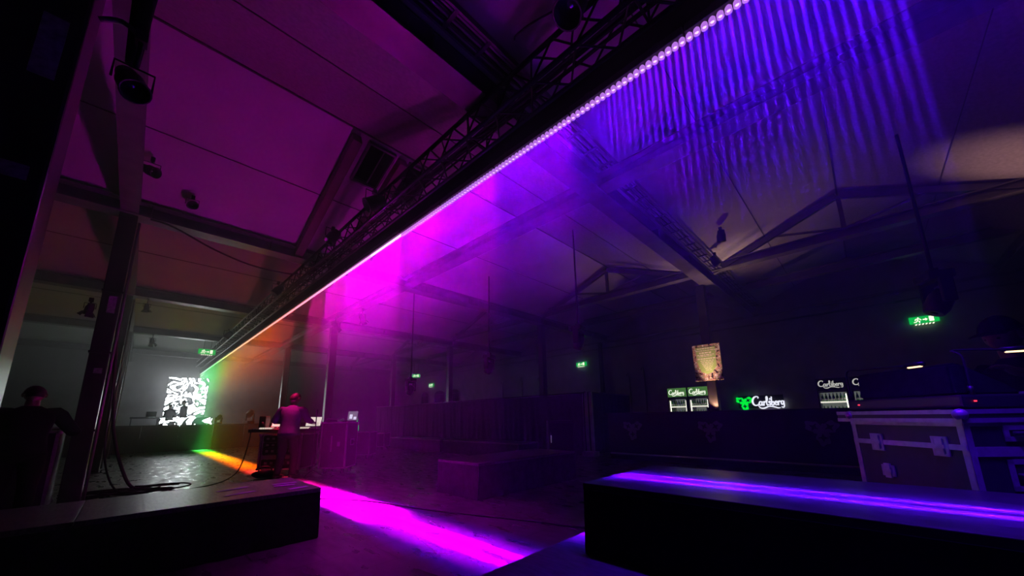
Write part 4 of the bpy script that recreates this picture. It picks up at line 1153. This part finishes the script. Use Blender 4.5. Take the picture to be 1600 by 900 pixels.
def person(label, loc, rz, scale=1.0, lean=.0, headdown=.1, headturn=0.0, arms=None, shirt='shirt', trouser='trouser', cap=False, hairlen=0, stride=0.0, feet=(.1, .1), wide=1.0):
    t = thing('person', label, 'person', loc, rz)
    t.scale = (scale * wide, scale * wide, scale)
    sp = lambda z, y=0.0: (0, y + lean * max(0, z - .95), z - .18 * lean * max(0, z - .95))
    pel, spi, che, nb, nk = (0, 0, .96), sp(1.13, .0), sp(1.31, .0), sp(1.46, -.005), sp(1.54, .01)
    hd = Vector(sp(1.655, .03)); 
    N = {'pel': (pel, .105), 'spi': (spi, .10), 'che': (che, .108), 'nb': (nb, .062), 'nk': (nk, .056), 'hb': ((hd.x, hd.y, hd.z - .03), .058)}
    E_ = [('pel', 'spi'), ('spi', 'che'), ('che', 'nb'), ('nb', 'nk'), ('nk', 'hb')]
    arms = arms or (((-.25, .06, 1.13), (-.2, .36, 1.07)), ((.25, .06, 1.13), (.2, .36, 1.07)))
    for sgn, nme, (el, wr) in ((-1, 'l', arms[0]), (1, 'r', arms[1])):
        sh = Vector(sp(1.415)) + Vector((sgn * .175, 0, 0))
        N['sh' + nme] = (tuple(sh), .068); N['ua' + nme] = (mixv(sh, el, .5), .053); N['el' + nme] = (el, .043); N['fa' + nme] = (mixv(el, wr, .35), .043); N['wr' + nme] = (wr, .028)
        E_ += [('che', 'sh' + nme), ('sh' + nme, 'ua' + nme), ('ua' + nme, 'el' + nme), ('el' + nme, 'fa' + nme), ('fa' + nme, 'wr' + nme)]
        fx = sgn * feet[0 if sgn < 0 else 1]; fy = sgn * stride
        N['hip' + nme] = ((sgn * .088, 0, .90), .092); N['th' + nme] = ((sgn * .094, .01, .70), .080); N['kn' + nme] = (mixv((sgn * .09, 0, .9), (fx, fy, .1), .5)[:2] + (.49,), .058)
        N['kn' + nme] = ((N['kn' + nme][0][0], N['kn' + nme][0][1] + .025, .49), .056)
        N['ca' + nme] = (mixv(N['kn' + nme][0], (fx, fy - .01, .09), .35), .056); N['an' + nme] = ((fx, fy - .02, .085), .038); N['to' + nme] = ((fx + sgn * .02, fy + .13, .04), .036)
        E_ += [('pel', 'hip' + nme), ('hip' + nme, 'th' + nme), ('th' + nme, 'kn' + nme), ('kn' + nme, 'ca' + nme), ('ca' + nme, 'an' + nme), ('an' + nme, 'to' + nme)]
    body = bake_skin(N, E_, 'pel')
    mb = MB().m(0).mesh(body)
    # head: skull, jaw, nose, ears, eyes, lips
    qh = Matrix.Translation(hd) @ Euler((-headdown, 0, headturn)).to_matrix().to_4x4()
    r = bmesh.ops.create_uvsphere(mb.bm, u_segments=24, v_segments=18, radius=1)
    for v in r['verts']:
        x, y, z = v.co
        w = 1.0 if z > -.1 else 1 - .38 * min(1, (-z - .1) / .9)
        X, Y, Z_ = x * .077 * w, y * .096 * (1 if y < 0 else (1 - .1 * abs(z))), z * .118
        if y > .3:
            nz_ = math.exp(-((x / .16) ** 2)) * math.exp(-(((z + .12) / .2) ** 2)); Y += .022 * nz_
            br_ = math.exp(-(((z - .18) / .1) ** 2)); Y += .005 * br_
            ey = math.exp(-(((abs(x) - .38) / .16) ** 2)) * math.exp(-(((z - .03) / .1) ** 2)); Y -= .009 * ey
            Y += .007 * math.exp(-((x / .4) ** 2)) * math.exp(-(((z + .52) / .1) ** 2))
            Y += .008 * math.exp(-((x / .3) ** 2)) * math.exp(-(((z + .85) / .14) ** 2))
        v.co = qh @ Vector((X, Y, Z_))
        for f in v.link_faces: f.smooth = True; f.material_index = 0
    for sgn in (-1, 1):
        m4 = qh @ Matrix.Translation((sgn * .079, -.008, -.005)) @ Euler((0, 0, sgn * .35)).to_matrix().to_4x4() @ Matrix.Diagonal((.010, .019, .032, 1))
        rr = bmesh.ops.create_uvsphere(mb.bm, u_segments=10, v_segments=8, radius=1, matrix=m4)
        mb.m(1); m4 = qh @ Matrix.Translation((sgn * .029, .079, .004)) @ Matrix.Diagonal((.012, .010, .008, 1))
        rr = bmesh.ops.create_uvsphere(mb.bm, u_segments=10, v_segments=8, radius=1, matrix=m4)
        mb._fin({f for v in rr['verts'] for f in v.link_faces}); mb.m(0)
    for sgn, nme, (el, wr) in ((-1, 'l', arms[0]), (1, 'r', arms[1])):
        d = Vector(wr) - Vector(el)
        pn = Vector((0, .25, -1)) if abs(d.normalized().z) < .8 else Vector((-sgn, 0, 0))
        hand(mb, wr, d, pn, -sgn, .42)
    mb.build('body', ['skin', 'eye'], t)
    # clothes: shaped rings round the trunk, sleeves and legs round the limbs
    def loft(mb, rings, seg=22, fold=0.0):
        R_ = []
        for i, (c, rx, ry) in enumerate(rings):
            c = Vector(c); ring = []
            for k in range(seg):
                a = 2 * PI * k / seg
                f = 1 + fold * math.sin(3 * a + i * 1.9) * math.sin(5 * a + i)
                ca, sa = math.cos(a), math.sin(a)
                ring.append(mb.bm.verts.new((c.x + rx * f * math.copysign(abs(ca) ** .85, ca), c.y + ry * f * math.copysign(abs(sa) ** .85, sa), c.z)))
            R_.append(ring)
        fs = []
        for p, q in zip(R_, R_[1:]):
            for k in range(seg): fs.append(mb.bm.faces.new((p[k], p[(k + 1) % seg], q[(k + 1) % seg], q[k])))
        fs.append(mb.bm.faces.new(R_[0][::-1])); fs.append(mb.bm.faces.new(R_[-1]))
        for f in fs: f.smooth = True
        mb._fin(fs)
    sb_ = MB()
    loft(sb_, [(sp(.87), .150, .110), (sp(.875), .176, .132), (sp(.93), .172, .128), (sp(1.0), .163, .120), (sp(1.10), .158, .116), (sp(1.20), .168, .120), (sp(1.30), .182, .126), (sp(1.38), .186, .120), (sp(1.425), .176, .104), (sp(1.46), .130, .088), (sp(1.485), .088, .074), (sp(1.505, .004), .066, .066), (sp(1.506, .004), .05, .05)], 26, .025)
    for sgn, s in ((-1, 'l'), (1, 'r')):
        sh = Vector(N['sh' + s][0]); el = Vector(N['el' + s][0]); wr = Vector(N['wr' + s][0])
        inn = Vector(sp(1.365)) + Vector((sgn * .09, 0, 0))
        cu = el + (wr - el) * .88
        sb_.tube([inn, sh + Vector((0, 0, .0)), sh * .55 + el * .45, el, el * .6 + wr * .4, cu, cu], [.068, .074, .067, .060, .057, .048, .030], 14, 3)
    sb_.build('shirt', shirt, t)
    tb_ = MB()
    loft(tb_, [((0, 0, 1.0), .148, .108), ((0, 0, .96), .156, .114), ((0, -.005, .90), .166, .124), ((0, -.005, .84), .160, .120), ((0, 0, .80), .115, .085), ((0, 0, .79), .06, .05)], 24, .012)
    for sgn, s in ((-1, 'l'), (1, 'r')):
        P = [(sgn * .082, 0, .90), (sgn * .088, .0, .80), N['th' + s][0], N['kn' + s][0], N['ca' + s][0], mixv(N['ca' + s][0], N['an' + s][0], .95)]
        tb_.tube(P, [.088, .094, .086, .066, .064, .056], 14, 3)
    tb_.build('trousers', trouser, t)
    for s, sgn in (('l', -1), ('r', 1)):
        a = Vector(N['an' + s][0]); b = Vector(N['to' + s][0])
        mb = MB(); d = b - a; ang = math.atan2(-d.x, d.y)
        mb.ell((a.x * .45 + b.x * .55, a.y * .45 + b.y * .55 - .01, .042), (.05, .145, .042), (0, 0, ang)); mb.ell((a.x, a.y, .06), (.05, .06, .055), (0, 0, ang))
        mb.build('shoe', 'shoe', t)
    hb = MB()
    r = bmesh.ops.create_uvsphere(hb.bm, u_segments=20, v_segments=14, radius=1)
    kill = [v for v in r['verts'] if v.co.z < (.25 if v.co.y > .25 else (-.62 if v.co.y < -.45 else -.1 + .0 * v.co.y))]
    bmesh.ops.delete(hb.bm, geom=kill, context='VERTS')
    for v in hb.bm.verts: v.co = qh @ Vector((v.co.x * .083, v.co.y * .101 - .003, v.co.z * .126 + .002))
    for f in hb.bm.faces: f.smooth = True
    o = hb.build('hair', 'hair', t)
    so = o.modifiers.new('thickness', 'SOLIDIFY'); so.thickness = .008; so.offset = -1
    if cap:
        cb_ = MB()
        r = bmesh.ops.create_uvsphere(cb_.bm, u_segments=20, v_segments=14, radius=1)
        bmesh.ops.delete(cb_.bm, geom=[v for v in r['verts'] if v.co.z < .2], context='VERTS')
        for v in cb_.bm.verts: v.co = qh @ Vector((v.co.x * .090, v.co.y * .110, v.co.z * .135 + .003))
        cb_.grid(10, 4, lambda u, v: qh @ Vector((.082 * math.sin((u - .5) * 2.6) * (1 + .12 * v), .075 * math.cos((u - .5) * 2.6) + .085 * v * math.cos((u - .5) * 1.6) + .02, .040 - .012 * v + .015 * (1 - (2 * u - 1) ** 2))))
        o = cb_.build('cap', 'darkcloth', t)
        so = o.modifiers.new('thickness', 'SOLIDIFY'); so.thickness = .006; so.offset = 1
    return t
person('person in a grey shirt seen from behind, working at the mixing desk in magenta light', (2.46, 9.17, 0), DJ, 1.035, .10, .25, -.25,
       (((-.29, .03, 1.18), (-.26, .32, 1.14)), ((.28, .06, 1.19), (.20, .34, 1.14))), feet=(.13, .14), wide=1.2)
person('dark silhouetted person bent over the tall case beside the first steel column', (-.86, 7.36, 0), .08, .975, .26, .35, .1,
       (((-.34, .16, 1.14), (-.26, .40, 1.22)), ((.33, .17, 1.14), (.27, .40, 1.23))), 'darkcloth', 'darkcloth', wide=1.2)
person('dark person in a cap behind the lighting desk, chin lit by a desk lamp', (4.15, -.80, 0), R(41), 1.03, .08, .28, .1,
       (((-.27, .04, 1.2), (-.2, .26, 1.36)), ((.27, .04, 1.2), (.2, .26, 1.36))), 'darkcloth', 'darkcloth', cap=True)
person('short black silhouette standing before the lit screen, closer to the columns', (1.39, 25.5, .6), R(160), .88, .05, .1, .2,
       (((-.22, .03, 1.13), (-.2, .2, .98)), ((.22, .02, 1.13), (.2, .2, .98))), 'darkcloth', 'darkcloth')
person('taller black silhouette before the middle of the lit screen with one arm raised', (1.92, 25.6, .6), R(115), 1.0, .04, .15, -.2,
       (((-.3, .12, 1.25), (-.14, .16, 1.52)), ((.22, .02, 1.13), (.2, .18, .96))), 'darkcloth', 'darkcloth')
t = thing('dj_booth', 'low booth with a lit white and black front between the silhouettes and the barrier', 'booth', (2.0, 24.6, .6))
MB().b2((-1.0, -.02, 0), (1.0, .5, .88), .01).build('booth_body', 'black', t)
MB().b2((-.98, -.032, .45), (.98, -.021, .86)).build('picture_panel', 'screen', t)
t = thing('playback_table', 'dark equipment table on the stage beside the two silhouettes', 'table', (.5, 25.0, .6))
MB().b2((-.5, -.3, .85), (.5, .3, .92), .01).build('table_top', 'black', t)
for sx in (-1, 1):
    for sy in (-1, 1): MB().b2((sx * .45 - .02, sy * .25 - .02, 0), (sx * .45 + .02, sy * .25 + .02, .85)).build('leg', 'darksteel', t)
laptop('distant open laptop glinting on the stage table', (.7, 24.95, 1.522), PI, .36, False)

# ------------------------------------------------------------------ haze and remaining lamps
HZ, HY = (1.9, 3.9, .004, .052), (17.0, 26.0, .022)
W = bpy.data.worlds.new('haze'); S.world = W; W.use_nodes = True
nt = W.node_tree
for n in list(nt.nodes): nt.nodes.remove(n)
out = nt.nodes.new('ShaderNodeOutputWorld'); bg = nt.nodes.new('ShaderNodeBackground'); bg.inputs['Color'].default_value = (0, 0, 0, 1); bg.inputs['Strength'].default_value = 0
vs = nt.nodes.new('ShaderNodeVolumeScatter')
vs.inputs['Anisotropy'].default_value = .68
vs.inputs['Color'].default_value = (.9, .9, .92, 1)
# density shaped: thicker high up to brighten beams, and stage-side for the screen halo
ge = nt.nodes.new('ShaderNodeNewGeometry'); sp_ = nt.nodes.new('ShaderNodeSeparateXYZ')
nt.links.new(ge.outputs['Position'], sp_.inputs[0])
def ramp_node(sock, a, b, lo, hi):
    m_ = nt.nodes.new('ShaderNodeMapRange'); m_.interpolation_type = 'SMOOTHSTEP'
    for k, v in (('From Min', a), ('From Max', b), ('To Min', lo), ('To Max', hi)): m_.inputs[k].default_value = v
    nt.links.new(sock, m_.inputs['Value']); return m_.outputs['Result']
ad = nt.nodes.new('ShaderNodeMath'); ad.operation = 'ADD'
nt.links.new(ramp_node(sp_.outputs['Z'], HZ[0], HZ[1], HZ[2], HZ[3]), ad.inputs[0])
nt.links.new(ramp_node(sp_.outputs['Y'], HY[0], HY[1], 0, HY[2]), ad.inputs[1])
nt.links.new(ad.outputs[0], vs.inputs['Density'])
nt.links.new(bg.outputs[0], out.inputs['Surface']); nt.links.new(vs.outputs[0], out.inputs['Volume'])
W.cycles.volume_step_size = 2.0
W.cycles.volume_sampling = 'EQUIANGULAR'

spot('poster_uplight', (9.95, 2.85, 1.375), (1, .58, .52), 300, R(45), 1.0, (.13, -.05, 1), .05)
spot('column_uplight', (10.36, 2.80, 1.33), (1, .52, .3), 90, R(100), .7, (.06, 0.02, 1), .02)
spot('bar_uplight', (10.12, -3.1, 1.375), (1, .5, .45), 420, R(30), 1.0, (-.13, .17, 1), .03)
S.cycles.volume_step_rate = 4.0
